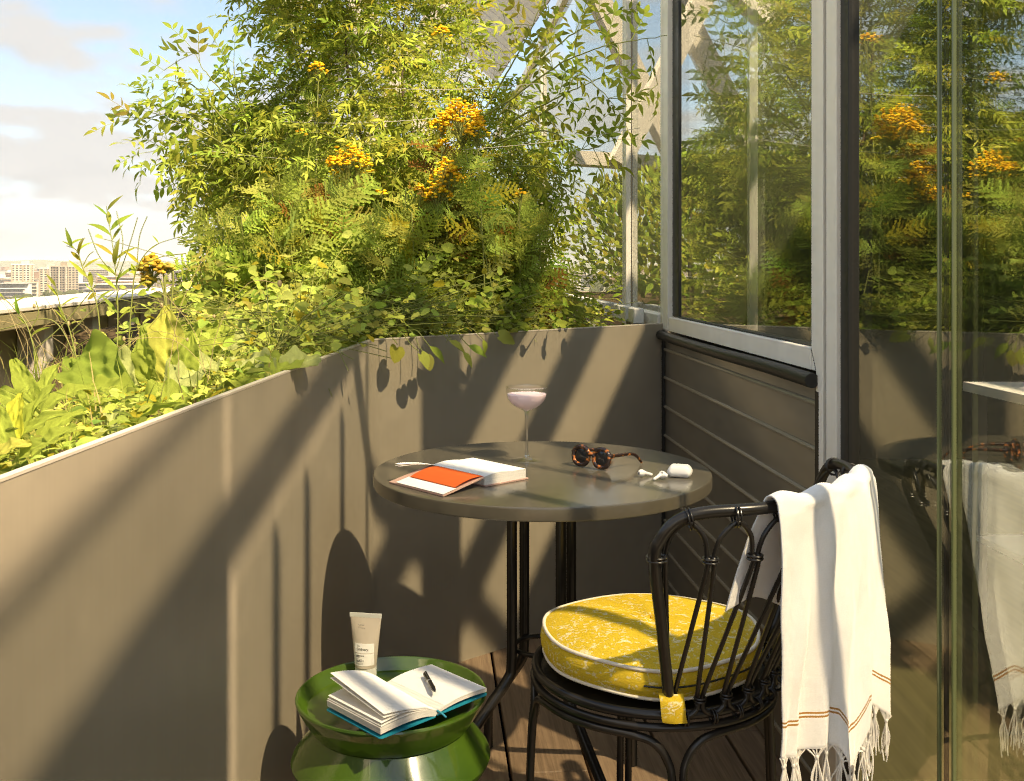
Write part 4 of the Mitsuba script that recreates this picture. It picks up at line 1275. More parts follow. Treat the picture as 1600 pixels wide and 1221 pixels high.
# branches that stand free of the mass
free = [[(470, 330, 4.1), (400, 250, 4.0), (345, 200, 3.95), (280, 175, 3.9), (200, 186, 3.85)], [(420, 260, 4.05), (375, 170, 4.0), (330, 120, 3.95), (300, 72, 3.95)],
        [(400, 250, 4.0), (372, 150, 3.95), (368, 85, 3.95)], [(390, 240, 4.0), (310, 140, 3.9), (262, 120, 3.85)], [(380, 245, 4.0), (300, 200, 3.9), (240, 175, 3.9)],
        [(400, 260, 4.0), (310, 225, 3.95), (228, 240, 3.9)], [(410, 300, 4.0), (330, 262, 3.95), (268, 258, 3.9)], [(420, 230, 4.1), (380, 190, 4.0), (345, 95, 3.95)],
        [(500, 160, 4.1), (452, 40, 4.05), (400, 0, 4.05), (385, -20, 4.05)], [(520, 180, 4.2), (470, 90, 4.1), (430, 20, 4.1), (410, -60, 4.1)],
        [(720, 200, 4.0), (800, 150, 3.9), (870, 100, 3.8), (940, 70, 3.7), (1040, 55, 3.62)], [(760, 230, 4.0), (850, 205, 3.9), (910, 235, 3.85), (960, 222, 3.8)],
        [(780, 180, 4.0), (850, 90, 3.95), (915, 40, 3.9), (955, 20, 3.9)], [(790, 210, 4.0), (870, 165, 3.9), (905, 120, 3.9), (960, 170, 3.8)], [(760, 170, 4.1), (820, 70, 4.1), (850, 10, 4.1)],
        [(780, 260, 4.0), (850, 262, 3.95), (868, 300, 3.9)], [(800, 190, 4.0), (880, 150, 3.9), (945, 120, 3.85)], [(620, 120, 4.2), (650, 30, 4.2), (640, -60, 4.2)],
        [(560, 120, 4.1), (545, 20, 4.1), (520, -60, 4.1)], [(700, 160, 4.2), (735, 60, 4.2), (720, -30, 4.2)], [(440, 330, 4.0), (370, 310, 3.95), (330, 345, 3.9)]]
L2 = []
for br in free:
    P = catmull([at(*q) for q in br], 10)
    P += np.cumsum(r.normal(0, 0.0016, P.shape), axis=0)
    twigs.append(tube(P, np.linspace(0.0042, 0.0014, len(P)), 6, caps=False))
    ln = np.r_[0, np.cumsum(np.linalg.norm(np.diff(P, axis=0), axis=1))]
    s0 = ln[-1] * 0.30
    s = s0
    i = 0
    while s < ln[-1]:
        p = np.array([np.interp(s, ln, P[:, k]) for k in range(3)])
        q = np.array([np.interp(min(s + 0.02, ln[-1]), ln, P[:, k]) for k in range(3)])
        d = unit(q - p + 1e-6)
        side = unit(np.cross(d, [0, 1, 0.0]))
        sg = 1 if i % 2 else -1
        o = unit(d * 0.6 + side * sg * 0.75 + r.normal(0, 0.22, 3))
        L2.append((p, o, unit(np.array([0.1, -0.7, 0.5]) + r.normal(0, 0.35, 3)), r.uniform(0.10, 0.145)))
        if r.random() < 0.22:
            twigs.append(tube(sprig(p, unit(d * 0.4 + side * sg + r.normal(0, 0.2, 3)), r.uniform(0.08, 0.15), 2, 0.105, r, 0.2, L2), 0.0014, 4, caps=False))
        s += r.uniform(0.042, 0.062)
        i += 1
    L2.append((P[-1], unit(P[-1] - P[-3]), unit(np.array([0.1, -0.7, 0.5])), 0.11))


def cull(Ls, margin=0.07):
    out = []
    for q in Ls:
        p = q[0]
        e = p + q[1] * q[3]
        if min(xfac(p[1]) - p[0], xfac(e[1]) - e[0]) > margin:
            out.append(q)
    return out


L1 = cull(L1)
L2 = cull(L2, 0.03)
pos, X, Zh, sc = (np.array([q[k] for q in L1]) for k in range(4))
V, Fq, Cc = scatter(COMP, pos, X, Zh, sc, tint(len(pos), G_MID, r, 0.34, 0.06), r)
add(f'{SH}__foliage', (V, Fq), 'm_leaf', smooth=True, color=Cc, kind='stuff', label='dense mass of small oval leaflets')
add(f'{SH}__twigs', cat(twigs), 'm_stem', smooth=True, kind='stuff')
order = np.argsort([q[0][0] for q in L2])
for n_, i in enumerate(order):
    p, d, z, s = L2[i]
    V, Fq, Cc = scatter(COMP, [p], [d], [z], np.array([s]), tint(1, G_MID, r, 0.2, 0.04), r)
    if n_ < 280:
        add(f'{SH}__leaf', (V, Fq), 'm_leaf', smooth=True, color=Cc)
    else:
        L2_rest = L2_rest + [(V, Fq, Cc)] if 'L2_rest' in globals() else [(V, Fq, Cc)]
if 'L2_rest' in globals():
    V, Fq = cat([(a, b) for a, b, c in L2_rest])
    add(f'{SH}__outer_leaves', (V, Fq), 'm_leaf', smooth=True, color=np.vstack([c for a, b, c in L2_rest]), kind='stuff')
for bx0, by0, tgt in ((-0.45, 4.3, at(545, 20, 4.2)), (-0.25, 4.1, at(640, 40, 4.2)), (-0.55, 4.0, at(450, 250, 4.05)), (-0.10, 4.2, at(735, 150, 4.1)), (-0.35, 4.5, at(600, 160, 4.5))):
    b = np.array([bx0, by0, 0.90])
    P = catmull([b, b * 0.65 + tgt * 0.35 + [0.05, 0.03, 0.05], b * 0.3 + tgt * 0.7 + [-0.04, 0.02, 0], tgt], 8)
    P += np.cumsum(r.normal(0, 0.003, P.shape), axis=0)
    add(f'{SH}__stem', tube(P, np.linspace(0.011, 0.004, len(P)), 8), 'm_bark', smooth=True)
# bushes further back along the planter, behind the tall shrub
for i, (x0, y0, hz) in enumerate(((-1.25, 6.2, 1.95), (-0.75, 7.4, 2.0), (-1.5, 7.9, 2.1), (-1.0, 9.2, 2.15), (-1.9, 9.8, 2.2), (-1.2, 11.0, 2.2))):
    k = thing('back_bush', f'rounded green bush far along the planter behind the tall shrub, {["nearest", "second", "third", "fourth", "fifth", "farthest"][i]} of the row', 'bush', 'bushes far along the planter')
    n = 1100
    q = r.normal(0, 1, (n, 3))
    q /= np.linalg.norm(q, axis=1, keepdims=True)
    q *= (0.55 + 0.45 * r.random((n, 1)) ** 0.4) * (0.85 + 0.3 * meshkit.noise(q * 2.5 + i)[:, None])
    pos = np.array([x0, y0, (hz + 0.85) / 2]) + q * np.array([0.55, 0.70, (hz - 0.8) / 2])
    X = unit(np.array([0.0, 0, 0.2])) + q * 0.9 + r.normal(0, 0.4, (n, 3))
    V, Fq, Cc = scatter(OVAL, pos, X, np.array([0.4, -0.4, 0.8]) + r.normal(0, 0.4, (n, 3)), r.uniform(0.06, 0.11, n), tint(n, G_MID, r, 0.3, 0.08), r)
    add(f'{k}__foliage', (V, Fq), 'm_leaf', smooth=True, color=Cc, kind='stuff')
    add(f'{k}__stem', tube([[x0, y0, 0.8], [x0 + 0.03, y0, 1.2], [x0, y0 + 0.03, hz - 0.2]], [0.02, 0.014, 0.006], 6), 'm_bark', smooth=True)
# wires on which it climbs
wire_n = 0
for a, b in ((at(440, 190, 3.85), at(690, 184, 3.6)), (at(600, 138, 3.7), at(845, 130, 3.6)), (at(330, 236, 3.9), at(560, 250, 3.7)), (at(690, 236, 3.6), at(1000, 200, 3.85))):
    k = thing('trellis_wire', ['thin pale wire crossing the shrub above its wide left flower cluster', 'thin pale wire just above the biggest orange flower cluster', 'lowest thin wire crossing the left flank of the shrub', 'thin wire running from the shrub to the glass panes at the right'][wire_n], 'wire')
    wire_n += 1
    P = np.array([a + (b - a) * t + [0, 0, -0.012 * math.sin(math.pi * t)] for t in np.linspace(0, 1, 14)])
    scene[k] = mikit.ply(tube(P, 0.0011, 6), 'm_wire', smooth=True)

# ---------------------------------------------------------------- tansy plants (feathery, some in flower)
def head(c, R, nb, r, cols, stemto, up_=np.array([0, 0, 1.0])):
    """A flat corymb of small button flowers with its stalks."""
    ms, cs, st = [], [], []
    dome = trimesh.creation.icosphere(1, 1.0)
    dv, df = np.array(dome.vertices), np.array(dome.faces)
    for i in range(nb):
        a, rr = r.uniform(0, 6.283), R * math.sqrt(r.random())
        p = c + np.array([rr * math.cos(a), rr * math.sin(a) * 0.9, -0.85 * rr * rr / R + r.normal(0, 0.16) * R + 0.35 * R * meshkit.noise(np.array([[rr * math.cos(a) * 70, rr * math.sin(a) * 70, 2.0]]))[0]])
        s = r.uniform(0.0048, 0.0072)
        ms.append((dv * [s, s, s * 0.62] + p, df))
        cs.append(np.repeat(np.clip(np.array(cols)[None] * np.exp(r.normal(0, 0.18)) * (1 + r.normal(0, 0.05, 3)), 0, 0.9), len(dv), axis=0))
        if i % 3 == 0:
            st.append(tube([p, p * 0.45 + (c + [0, 0, -1.25 * R]) * 0.55 + r.normal(0, 0.002, 3), c + [0, 0, -1.6 * R]], 0.0009, 4, caps=False))
    st.append(tube(catmull([c + [0, 0, -1.55 * R], c * 0.6 + stemto * 0.4 + [0.01, 0, 0.03], stemto], 6), 0.0022, 6, caps=False))
    V, Fq = cat(ms)
    return V, Fq, np.vstack(cs), cat(st)


YEL = (0.80, 0.48, 0.015)
heads = [((722, 172), 3.52, 0.082, 230), ((745, 196), 3.50, 0.048, 90), ((690, 185), 3.55, 0.042, 70), ((548, 240), 3.62, 0.078, 180), ((520, 250), 3.60, 0.030, 30), ((700, 262), 3.50, 0.066, 140),
         ((684, 292), 3.50, 0.048, 90), ((655, 290), 3.52, 0.020, 20), ((692, 222), 3.55, 0.030, 36), ((595, 297), 3.6, 0.018, 16), ((497, 100), 3.8, 0.034, 40), ((690, 45), 3.9, 0.036, 36), ((812, 300), 3.7, 0.022, 20), ((470, 205), 3.75, 0.022, 16)]
tan_sil = [(335, 350), (350, 290), (420, 265), (500, 270), (560, 285), (700, 290), (790, 290), (845, 330), (850, 420), (880, 470), (760, 470), (640, 455), (520, 455), (390, 470), (345, 420)]
tc_ = sample(tan_sil, 100, r, lambda u, v: 3.42 + 0.0010 * (u - 560) + 0.12 * (u > 650), 0.24)
plants = [(c, None) for c in tc_]
for (uv_, Y, R_, nb) in heads:
    plants.append((at(uv_[0], uv_[1] + 34, Y), (at(*uv_, Y), R_, nb)))
for j, (c, hd) in enumerate(plants):
    base_ = np.array([c[0] + r.normal(0, 0.05), max(c[1] + r.normal(0, 0.06), wallY(c[0]) + 0.06), 0.90])
    if base_[0] > xfac(base_[1]) - 0.12:
        base_[0] = xfac(base_[1]) - 0.12
    if hd:
        k = thing('flowering_tansy', ['tansy with the biggest domed orange yellow flower cluster, right of the shrub centre', 'tansy with a small orange cluster at the right rim of the biggest one', 'tansy with a small orange cluster at the left rim of the biggest one',
                                      'tansy with a wide orange yellow cluster left of the shrub centre', 'tansy with a little cluster at the left rim of the wide left one', 'tansy with an orange cluster under the biggest domed one',
                                      'tansy with the lowest large orange cluster, below the biggest one', 'tansy with a tiny cluster left of the lowest large orange cluster', 'tansy with a loose small cluster just under the biggest dome',
                                      'tansy with a tiny yellow cluster at the middle of the thicket', 'tansy with a small yellow cluster high at the upper left of the shrub', 'tansy with an orange cluster near the upper edge of the photo',
                                      'tansy with a small yellow cluster before the glass panes', 'tansy with a tiny yellow cluster above the wide left one'][j - len(tc_)], 'tansy', 'tansy plants in flower')
    else:
        uq, vq = 800 + 1630 * c[0] / c[1], 415 - 1630 * (c[2] - CAM_H) / c[1]
        place = ('at the left edge', 'in the left half', 'in the right half', 'at the right edge')[int(np.clip((uq - 335) // 135, 0, 3))] + (' near the top' if vq < 330 else ' at mid height' if vq < 400 else ' near the foot')
        k = thing('tansy', f'feathery leaved tansy without flowers {place} of the thicket', 'tansy', f'flowerless tansy {place} of the thicket')
    top = c + np.array([0, 0, 0.0])
    P = catmull([base_, base_ * 0.5 + top * 0.5 + r.normal(0, 0.012, 3), top], 8)
    nl = 20 if not hd else 14
    Lf = []
    lo = max(0.30, 1 - 0.42 / max(0.1, np.linalg.norm(top - base_)))
    for i in range(nl):
        t = lo + (1 - lo) * (i + 0.5) / nl
        p = P[int(t * (len(P) - 1))]
        a = i * 2.4 + r.uniform(-0.4, 0.4)
        o = unit(np.array([math.cos(a), math.sin(a) - 0.15, r.uniform(0.25, 1.1)]))
        Lf.append((p, o, unit(np.array([0.3, -0.65, 0.65]) + r.normal(0, 0.38, 3)), r.uniform(0.075, 0.155) * (1 - 0.25 * (t > 0.9))))
    Lf = cull(Lf, 0.05)
    if not Lf:
        continue
    pos, X, Zh, sc = (np.array([q[m] for q in Lf]) for m in range(4))
    tone = np.array(G_BRIGHT) * r.uniform(0.65, 1.05) if r.random() < 0.8 else np.array(G_MID)
    if j % 19 == 7:
        tone = np.array([0.24, 0.13, 0.03])
    V, Fq, Cc = scatter(FEATH, pos, X, Zh, sc, tint(len(pos), tone, r, 0.15, 0.03), r)
    add(f'{k}__leaves', (behind(V), Fq), 'm_leaf', smooth=True, color=Cc, kind='stuff')
    add(f'{k}__stem', tube(P, np.linspace(0.0035, 0.0018, len(P)), 6), 'm_stem', smooth=True)
    if hd:
        V, Fq, Cc, st = head(hd[0], hd[1], hd[2], r, YEL, P[-1])
        add(f'{k}__flower_cluster', (V, Fq), 'm_flower', smooth=True, color=Cc)
        add(f'{k}__stalks', st, 'm_stem', smooth=True, kind='stuff')

# ---------------------------------------------------------------- creepers with broad leaves along the planter's rim
def creeper(name, label, pts, n, size, tone, r, group=None, z_up=0.5, spread=(0.10, 0.10, 0.06), tpl=HEART):
    k = thing(name, label, 'creeper', group)
    P = catmull(pts, 10)
    st = [tube(P, 0.0022, 5, caps=False)]
    Ls = []
    for i in range(n):
        p = P[r.integers(0, len(P))] + r.normal(0, 1, 3) * np.array(spread)
        a = r.uniform(0, 6.283)
        Ls.append((p, unit(np.array([math.cos(a), math.sin(a), r.uniform(-0.5, 0.4)])), unit(np.array([0.25, -0.45, z_up + 0.3]) + r.normal(0, 0.60, 3)), size * r.uniform(0.55, 1.25)))
        if i % 3 == 0:
            q = P[r.integers(0, len(P))]
            st.append(tube([q, (p + q) / 2 + [0, 0, 0.01], p], 0.0010, 4, caps=False))
    Ls = cull(Ls, 0.04)
    pos, X, Zh, sc = (np.array([q[m] for q in Ls]) for m in range(4))
    V, Fq, Cc = scatter(tpl, pos, X, Zh, sc, tint(len(pos), tone, r, 0.22, 0.06), r)
    add(f'{k}__leaves', (behind(V), Fq), 'm_leaf', smooth=True, color=Cc, kind='stuff')
    add(f'{k}__runners', cat(st), 'm_stem', smooth=True, kind='stuff')
    return k


bk = lambda s, off, z: np.array([*(corner + bd * s + np.array([-0.656, 0.755]) * off), z])     # along the back panel, off metres behind it
lf = lambda Y, off, z: np.array([WL(Y) - off, Y, z])
creeper('bindweed', 'broad leaved creeper in bright light behind the corner of the planter wall', [bk(-0.05, 0.12, 1.0), bk(0.2, 0.12, 1.06), bk(0.45, 0.12, 1.05)], 520, 0.029, G_BRIGHT, r, None, 0.5, (0.09, 0.10, 0.065))
creeper('bindweed', 'broad leaved creeper filling the rim left of the wall corner', [lf(2.35, 0.12, 1.0), lf(2.65, 0.14, 1.05), lf(2.95, 0.14, 1.06)], 560, 0.028, G_BRIGHT, r, None, 0.5, (0.10, 0.12, 0.07))
creeper('bindweed', 'broad leaved creeper at the foot of the tansy further back', [at(400, 500, 3.0), at(520, 470, 3.35), at(650, 460, 3.55)], 540, 0.030, G_BRIGHT, r, None, 0.5, (0.12, 0.14, 0.08))
creeper('bindweed', 'broad leaved creeper along the right half of the back wall rim', [bk(0.40, 0.10, 1.02), bk(0.62, 0.10, 1.04), bk(0.80, 0.10, 1.02)], 340, 0.028, G_MID, r, None, 0.5, (0.07, 0.08, 0.06))
creeper('bindweed', 'broad leaved creeper in front of the parapet at the left', [at(300, 510, 2.7), at(360, 500, 2.9), at(430, 490, 3.0)], 420, 0.028, G_BRIGHT, r, None, 0.5, (0.14, 0.16, 0.05))
creeper('bindweed', 'broad leaved creeper climbing low between the dock and the shrub', [at(330, 470, 3.2), at(420, 450, 3.3), at(480, 430, 3.4)], 400, 0.030, G_BRIGHT, r, None, 0.5, (0.12, 0.14, 0.10))
creeper('low_bush', 'small leafy low bush before the far glass panes at the end of the back wall', [at(830, 470, 4.0), at(880, 485, 4.15), at(940, 495, 4.25)], 260, 0.045, G_MID, r, None, 0.5, (0.10, 0.12, 0.07), OVAL)
creeper('low_bush', 'small leafy low bush right of the tansy, close to the facade', [at(760, 450, 4.0), at(820, 420, 4.3), at(845, 390, 4.5)], 300, 0.045, G_MID, r, None, 0.5, (0.12, 0.16, 0.12), OVAL)
creeper('low_bush', 'leafy low bush in the middle under the tansy', [at(560, 430, 3.9), at(660, 430, 4.0), at(740, 450, 4.0)], 320, 0.045, G_MID, r, None, 0.5, (0.14, 0.16, 0.14), OVAL)
# the sprays that hang over the wall by the corner
OV = thing('hanging_spray', 'leafy spray hanging over the rim of the wall beside its corner', 'spray of leaves')
for i, (s, o, z, ln, dz, dirx) in enumerate(((0.16, -0.055, 0.975, 0.085, -0.55, 0.4), (0.14, -0.060, 0.955, 0.060, -0.9, 0.1), (0.30, -0.060, 0.970, 0.090, -0.35, 0.7), (0.05, -0.05, 0.985, 0.07, -0.6, -0.4), (0.22, -0.07, 0.990, 0.075, -0.3, 0.3),
                                             (0.42, -0.045, 0.996, 0.080, -0.3, 0.8), (0.36, -0.06, 0.985, 0.06, -0.5, -0.2), (0.10, -0.085, 0.965, 0.065, -0.8, 0.3), (0.26, -0.085, 0.955, 0.07, -0.8, 0.5))):
    p = bk(s, o, z)
    d = unit(np.array([*(bd * dirx), 0]) + np.array([0.3, -0.3, dz]))
    V, Fq, Cc = scatter(HEART[:2] if i % 2 else OVAL, [p], [d], [unit(np.array([0.5, -0.6, 0.5]) + r.normal(0, 0.15, 3))], np.array([ln * 0.80]), tint(1, G_BRIGHT if i % 3 else G_MID, r, 0.12, 0), r)
    add(f'{OV}__leaf', (V, Fq), 'm_leaf', smooth=True, color=Cc)
    add(f'{OV}__stem', tube(catmull([bk(s - 0.02, 0.05, 1.01), bk(s - 0.01, 0.0, 1.02), bk(s, o * 0.6, z + 0.015), p], 5), 0.0013, 5), 'm_stem', smooth=True)

# ---------------------------------------------------------------- docks and strap-leaved rosettes
def bigleaf(b, tip, w, nrm, tone, r, bow=0.15, wave=0.11, n=34, m=17, shape=(0.8, 0.9)):
    b, tip = np.asarray(b, float), np.asarray(tip, float)
    X = tip - b
    L = np.linalg.norm(X)
    X /= L
    Yv = unit(np.cross(nrm, X))
    Z = np.cross(X, Yv)
    t = np.linspace(0, 1, n)
    s = np.linspace(-1, 1, m)
    hw = (np.sin(math.pi * np.clip(t * 0.97 + 0.03, 0, 1) ** shape[0]) ** shape[1]) * w / 2 + 0.002
    ph = r.uniform(0, 6)
    tg, sg = np.meshgrid(t, s, indexing='ij')
    q = np.abs(sg)
    hg = hw[:, None]
    rip = (wave * w * q ** 1.5 * np.sin(tg * 15 + ph + np.where(sg > 0, 1.7, 0)) + 0.040 * w * np.cos((tg * 16 - q * 5) * math.pi / 2.0) * (1 - q)
           + 0.20 * w * (meshkit.noise(np.stack([tg * 11 + ph, sg * 3.5 + 7, 0 * tg + ph], -1)) - 0.5))
    P = (b + X * (tg * L + 0.02 * L * q)[..., None] + Yv * (sg * hg)[..., None]
         + Z * (bow * L * (4 * tg * (1 - tg)) * 0.5 - bow * L * tg ** 2 * 0.4 + 0.42 * q * hg + rip)[..., None])
    vein = np.maximum(0.0, 1 - q * m * 0.30) * 0.7
    C_ = np.array(tone) * (0.86 + 0.45 * vein + 0.22 * meshkit.noise(np.stack([tg * 14 + ph, sg * 6.0, 0 * tg + 3.0], -1)))[..., None]
    V, Fq = grid(P)
    return V, Fq, np.clip(C_.reshape(-1, 3), 0, 0.7)


def dock(name, label, leaves, group=None, shape=(0.8, 0.9)):
    k = thing(name, label, 'dock plant' if name == 'dock' else 'plant', group)
    for b, tip, w, nrm, tone, bow in leaves:
        V, Fq, Cc = bigleaf(b, tip, w, unit(np.array(nrm, float)), tone, r, bow, shape=shape)
        add(f'{k}__leaf', (behind(V), Fq), 'm_leaf', smooth=True, color=Cc)
    return k


PALE, LIME, DARKG = (0.42, 0.47, 0.17), (0.32, 0.39, 0.065), (0.25, 0.33, 0.055)
dock('dock', 'dock with big pale crinkled upright leaves in the middle of the planter bed',
     [(at(262, 600, 2.05), at(258, 478, 2.1), 0.080, (0.1, -1, 0.3), (0.46, 0.47, 0.09), 0.12), (at(240, 612, 2.0), at(222, 512, 2.0), 0.046, (-0.3, -1, 0.3), LIME, 0.08),
      (at(215, 606, 2.05), at(140, 566, 2.1), 0.100, (0.1, -0.7, 0.8), PALE, 0.2), (at(278, 606, 2.0), at(300, 520, 2.0), 0.050, (0.4, -0.8, 0.4), LIME, 0.10), (at(262, 615, 1.95), at(345, 560, 2.05), 0.085, (0.1, -0.5, 0.9), PALE, 0.2)])
dock('dock', 'dock with one broad drooping leaf turned towards the viewer, left of the bed centre',
     [(at(122, 560, 2.0), at(205, 622, 1.85), 0.110, (-0.15, -0.85, 0.6), DARKG, 0.25), (at(205, 640, 1.8), at(120, 610, 1.85), 0.085, (0.0, -0.5, 0.9), LIME, 0.2), (at(225, 645, 1.75), at(300, 615, 1.8), 0.075, (0.1, -0.6, 0.8), LIME, 0.2)])
dock('dock', 'dock with light lobed leaves beside the rim of the left wall',
     [(at(420, 600, 2.05), at(372, 560, 2.2), 0.080, (0.1, -0.5, 0.9), PALE, 0.2), (at(430, 598, 2.05), at(455, 560, 2.2), 0.075, (0.2, -0.5, 0.9), LIME, 0.2), (at(410, 606, 2.0), at(350, 590, 2.05), 0.07, (0.0, -0.5, 0.9), LIME, 0.2), (at(440, 592, 2.1), at(500, 556, 2.2), 0.07, (0.2, -0.5, 0.9), PALE, 0.2)])
dock('dock', 'dock with yellow green leaves before the parapet at the back of the bed',
     [(at(330, 560, 2.6), at(290, 500, 2.7), 0.085, (0.0, -0.8, 0.6), LIME, 0.2), (at(335, 560, 2.6), at(390, 505, 2.7), 0.095, (0.2, -0.7, 0.7), PALE, 0.2), (at(330, 565, 2.5), at(350, 500, 2.6), 0.07, (0.0, -0.9, 0.3), LIME, 0.15)])
dock('strap_plant', 'rosette of long smooth strap leaves at the near left end of the bed',
     [(at(28, 690, 1.28), at(84, 600, 1.30), 0.022, (-0.5, -0.7, 0.5), LIME, 0.10), (at(18, 700, 1.25), at(100, 642, 1.25), 0.022, (-0.1, -0.6, 0.8), LIME, 0.18), (at(50, 712, 1.22), at(118, 665, 1.24), 0.021, (-0.4, -0.7, 0.6), LIME, 0.12),
      (at(15, 705, 1.2), at(-10, 628, 1.25), 0.021, (0.2, -0.8, 0.5), LIME, 0.1), (at(25, 700, 1.22), at(30, 612, 1.30), 0.022, (0, -1, 0.3), (0.48, 0.50, 0.06), 0.1), (at(-10, 720, 1.15), at(46, 690, 1.15), 0.020, (0, -0.5, 0.9), (0.5, 0.5, 0.10), 0.2),
      (at(30, 716, 1.16), at(72, 690, 1.15), 0.020, (-0.3, -0.7, 0.6), LIME, 0.12), (at(60, 690, 1.3), at(130, 640, 1.35), 0.022, (-0.1, -0.7, 0.7), LIME, 0.15)], shape=(0.62, 0.55))
dock('strap_plant', 'second rosette of strap leaves behind the near one, further into the bed',
     [(at(60, 640, 1.7), at(20, 560, 1.75), 0.030, (0.2, -0.9, 0.3), LIME, 0.12), (at(60, 640, 1.7), at(90, 566, 1.75), 0.028, (-0.2, -0.9, 0.3), LIME, 0.12), (at(65, 645, 1.65), at(150, 600, 1.7), 0.030, (-0.1, -0.6, 0.8), LIME, 0.2), (at(50, 645, 1.65), at(-20, 610, 1.7), 0.030, (0, -0.6, 0.8), LIME, 0.2)], shape=(0.62, 0.55))
nd = 0
for q in range(14):
    Y = r.uniform(1.25, 3.2)
    x = r.uniform(max(-1.85, -0.52 * Y), WL(Y) - 0.10)
    b = np.array([x, Y, 0.93 - 0.27 * min(1, max(0, (WL(Y) - x - 0.2) / 0.8))])
    lv = []
    for i in range(r.integers(4, 7)):
        a = i * 1.9 + r.uniform(0, 1)
        ln = r.uniform(0.06, 0.12)
        lv.append((b, b + np.array([math.cos(a) * 0.8, math.sin(a) * 0.8, r.uniform(0.15, 0.75)]) * ln, ln * r.uniform(0.3, 0.45), (math.cos(a) * -0.4, math.sin(a) * -0.4, 0.9), [LIME, LIME, PALE, G_MID][r.integers(0, 4)], 0.2))
    pl = ('at the near end' if Y < 1.8 else 'in the middle' if Y < 2.5 else 'at the far end') + (' beside the wall rim' if WL(Y) - x < 0.35 else ' towards the parapet')
    dock('small_dock', f'small green leaf rosette {pl} of the bed', lv, f'small leaf rosettes {pl} of the bed')

# ---------------------------------------------------------------- ground cover and grass
n = 10500
Y = r.uniform(0.85, 4.3, n)
f_ = r.random(n) ** 0.8
xw = np.where(Y < 2.976, WL(Y) - 0.012, np.maximum(-0.40, np.minimum(corner[0] + (Y - 2.976) * 1.151 - 0.03, xfac(Y) - 0.15)))
xo = -1.78 - 0.0782 * (Y - 3.84)
x = xw - (xw - xo) * (1 - f_) * np.where(Y < 2.0, 0.75, 1.0)
dw = np.clip((xw - x - 0.20) / 0.8, 0, 1) * np.clip((4.6 - Y) / 0.8, 0, 1)
hgt = 0.925 - 0.27 * dw + 0.115 * meshkit.fbm(np.stack([x * 4, Y * 4, 0 * x], 1), 3, 7) + r.uniform(-0.03, 0.03, n)
pos = np.stack([x, Y, hgt], 1)
a = r.uniform(0, 6.283, n)
X = np.stack([np.cos(a), np.sin(a), r.uniform(-0.2, 0.7, n)], 1)
Zh = np.array([0.15, -0.25, 0.9]) + r.normal(0, 0.35, (n, 3))
V, Fq, Cc = scatter(OVAL + LANCE[:1], pos, X, Zh, r.uniform(0.014, 0.036, n), tint(n, G_BRIGHT, r, 0.40, 0.10), r)
add('ground_cover', (behind(V), Fq), 'm_leaf', smooth=True, color=Cc, label='low leafy ground cover filling the planter bed', category='ground cover', kind='stuff')


def blades(n, Y0, Y1, l0, l1, w, r, straw=0.25, xr=None):
    Vs, Fs, Cs = [], [], []
    for i in range(n):
        Y = r.uniform(Y0, Y1)
        xw = WL(Y) - 0.02 if Y < 2.976 else corner[0] - 0.1
        x = xr(Y, r) if xr else xw - abs(r.normal(0, 0.40)) - 0.02
        b = np.array([x, Y, 0.93])
        a = r.uniform(0, 6.283)
        d = np.array([math.cos(a), math.sin(a), 0])
        ln = r.uniform(l0, l1)
        lean = r.uniform(0.1, 0.9)
        t = np.linspace(0, 1, 7)
        P = b + np.outer(t ** 1.7 * lean * ln, d) + np.outer((t - 0.35 * lean * t ** 2.4) * ln, [0, 0, 1])
        s = np.array([-d[1], d[0], 0]) * 0.8 + r.normal(0, 0.3, 3)
        ww = (w * r.uniform(0.6, 1.3) * (1 - t ** 2) + 0.0003)[:, None]
        Vq = np.concatenate([P + s * ww, P - s * ww])
        k = np.arange(6)
        Fs.append(np.concatenate([np.stack([k, k + 7, k + 8], 1), np.stack([k, k + 8, k + 1], 1)]) + len(Vs) * 14)
        Vs.append(Vq)
        c = np.array([0.52, 0.43, 0.17]) if r.random() < straw else np.array(G_BRIGHT) * r.uniform(0.6, 1.1)
        Cs.append(np.repeat(np.clip(c, 0, 0.7)[None], 14, 0))
    return np.vstack(Vs), np.vstack(Fs), np.vstack(Cs)


V, Fq, Cc = blades(650, 0.95, 3.3, 0.05, 0.15, 0.0016, r)
add('grass', (behind(V), Fq), 'm_leaf', smooth=True, color=Cc, label='fine grass blades growing through the planter bed', category='grass', kind='stuff')

# tall weeds against the sky
def weed(label, pts, leaf_n, size, r, side=(), thick=0.0016, leafdown=0.0):
    k = thing('tall_weed', label, 'weed')
    P = catmull([at(*q) for q in pts], 10)
    add(f'{k}__stem', tube(P, np.linspace(thick, thick * 0.45, len(P)), 6), 'm_stem', smooth=True)
    Ls = []
    for i in range(leaf_n):
        j = int((0.25 + 0.75 * (i + 0.5) / leaf_n) * (len(P) - 1))
        a = i * 2.2 + r.uniform(-0.5, 0.5)
        Ls.append((P[j], unit(np.array([math.cos(a), 0.5 * math.sin(a), 0.75 - leafdown])), unit(np.array([-math.cos(a) * 0.4, -0.8, 0.6]) + r.normal(0, 0.2, 3)), size * r.uniform(0.6, 1.15)))
    for i, q in enumerate(Ls):
        V, Fq, Cc = scatter(LANCE, [q[0]], [q[1]], [q[2]], np.array([q[3]]), tint(1, G_MID, r, 0.2, 0.05), r)
        add(f'{k}__leaf', (V, Fq), 'm_leaf', smooth=True, color=Cc)
    for sdp in side:
        add(f'{k}__side_stem', tube(catmull([at(*q) for q in sdp], 8), 0.0010, 5), 'm_stem', smooth=True)
    return k


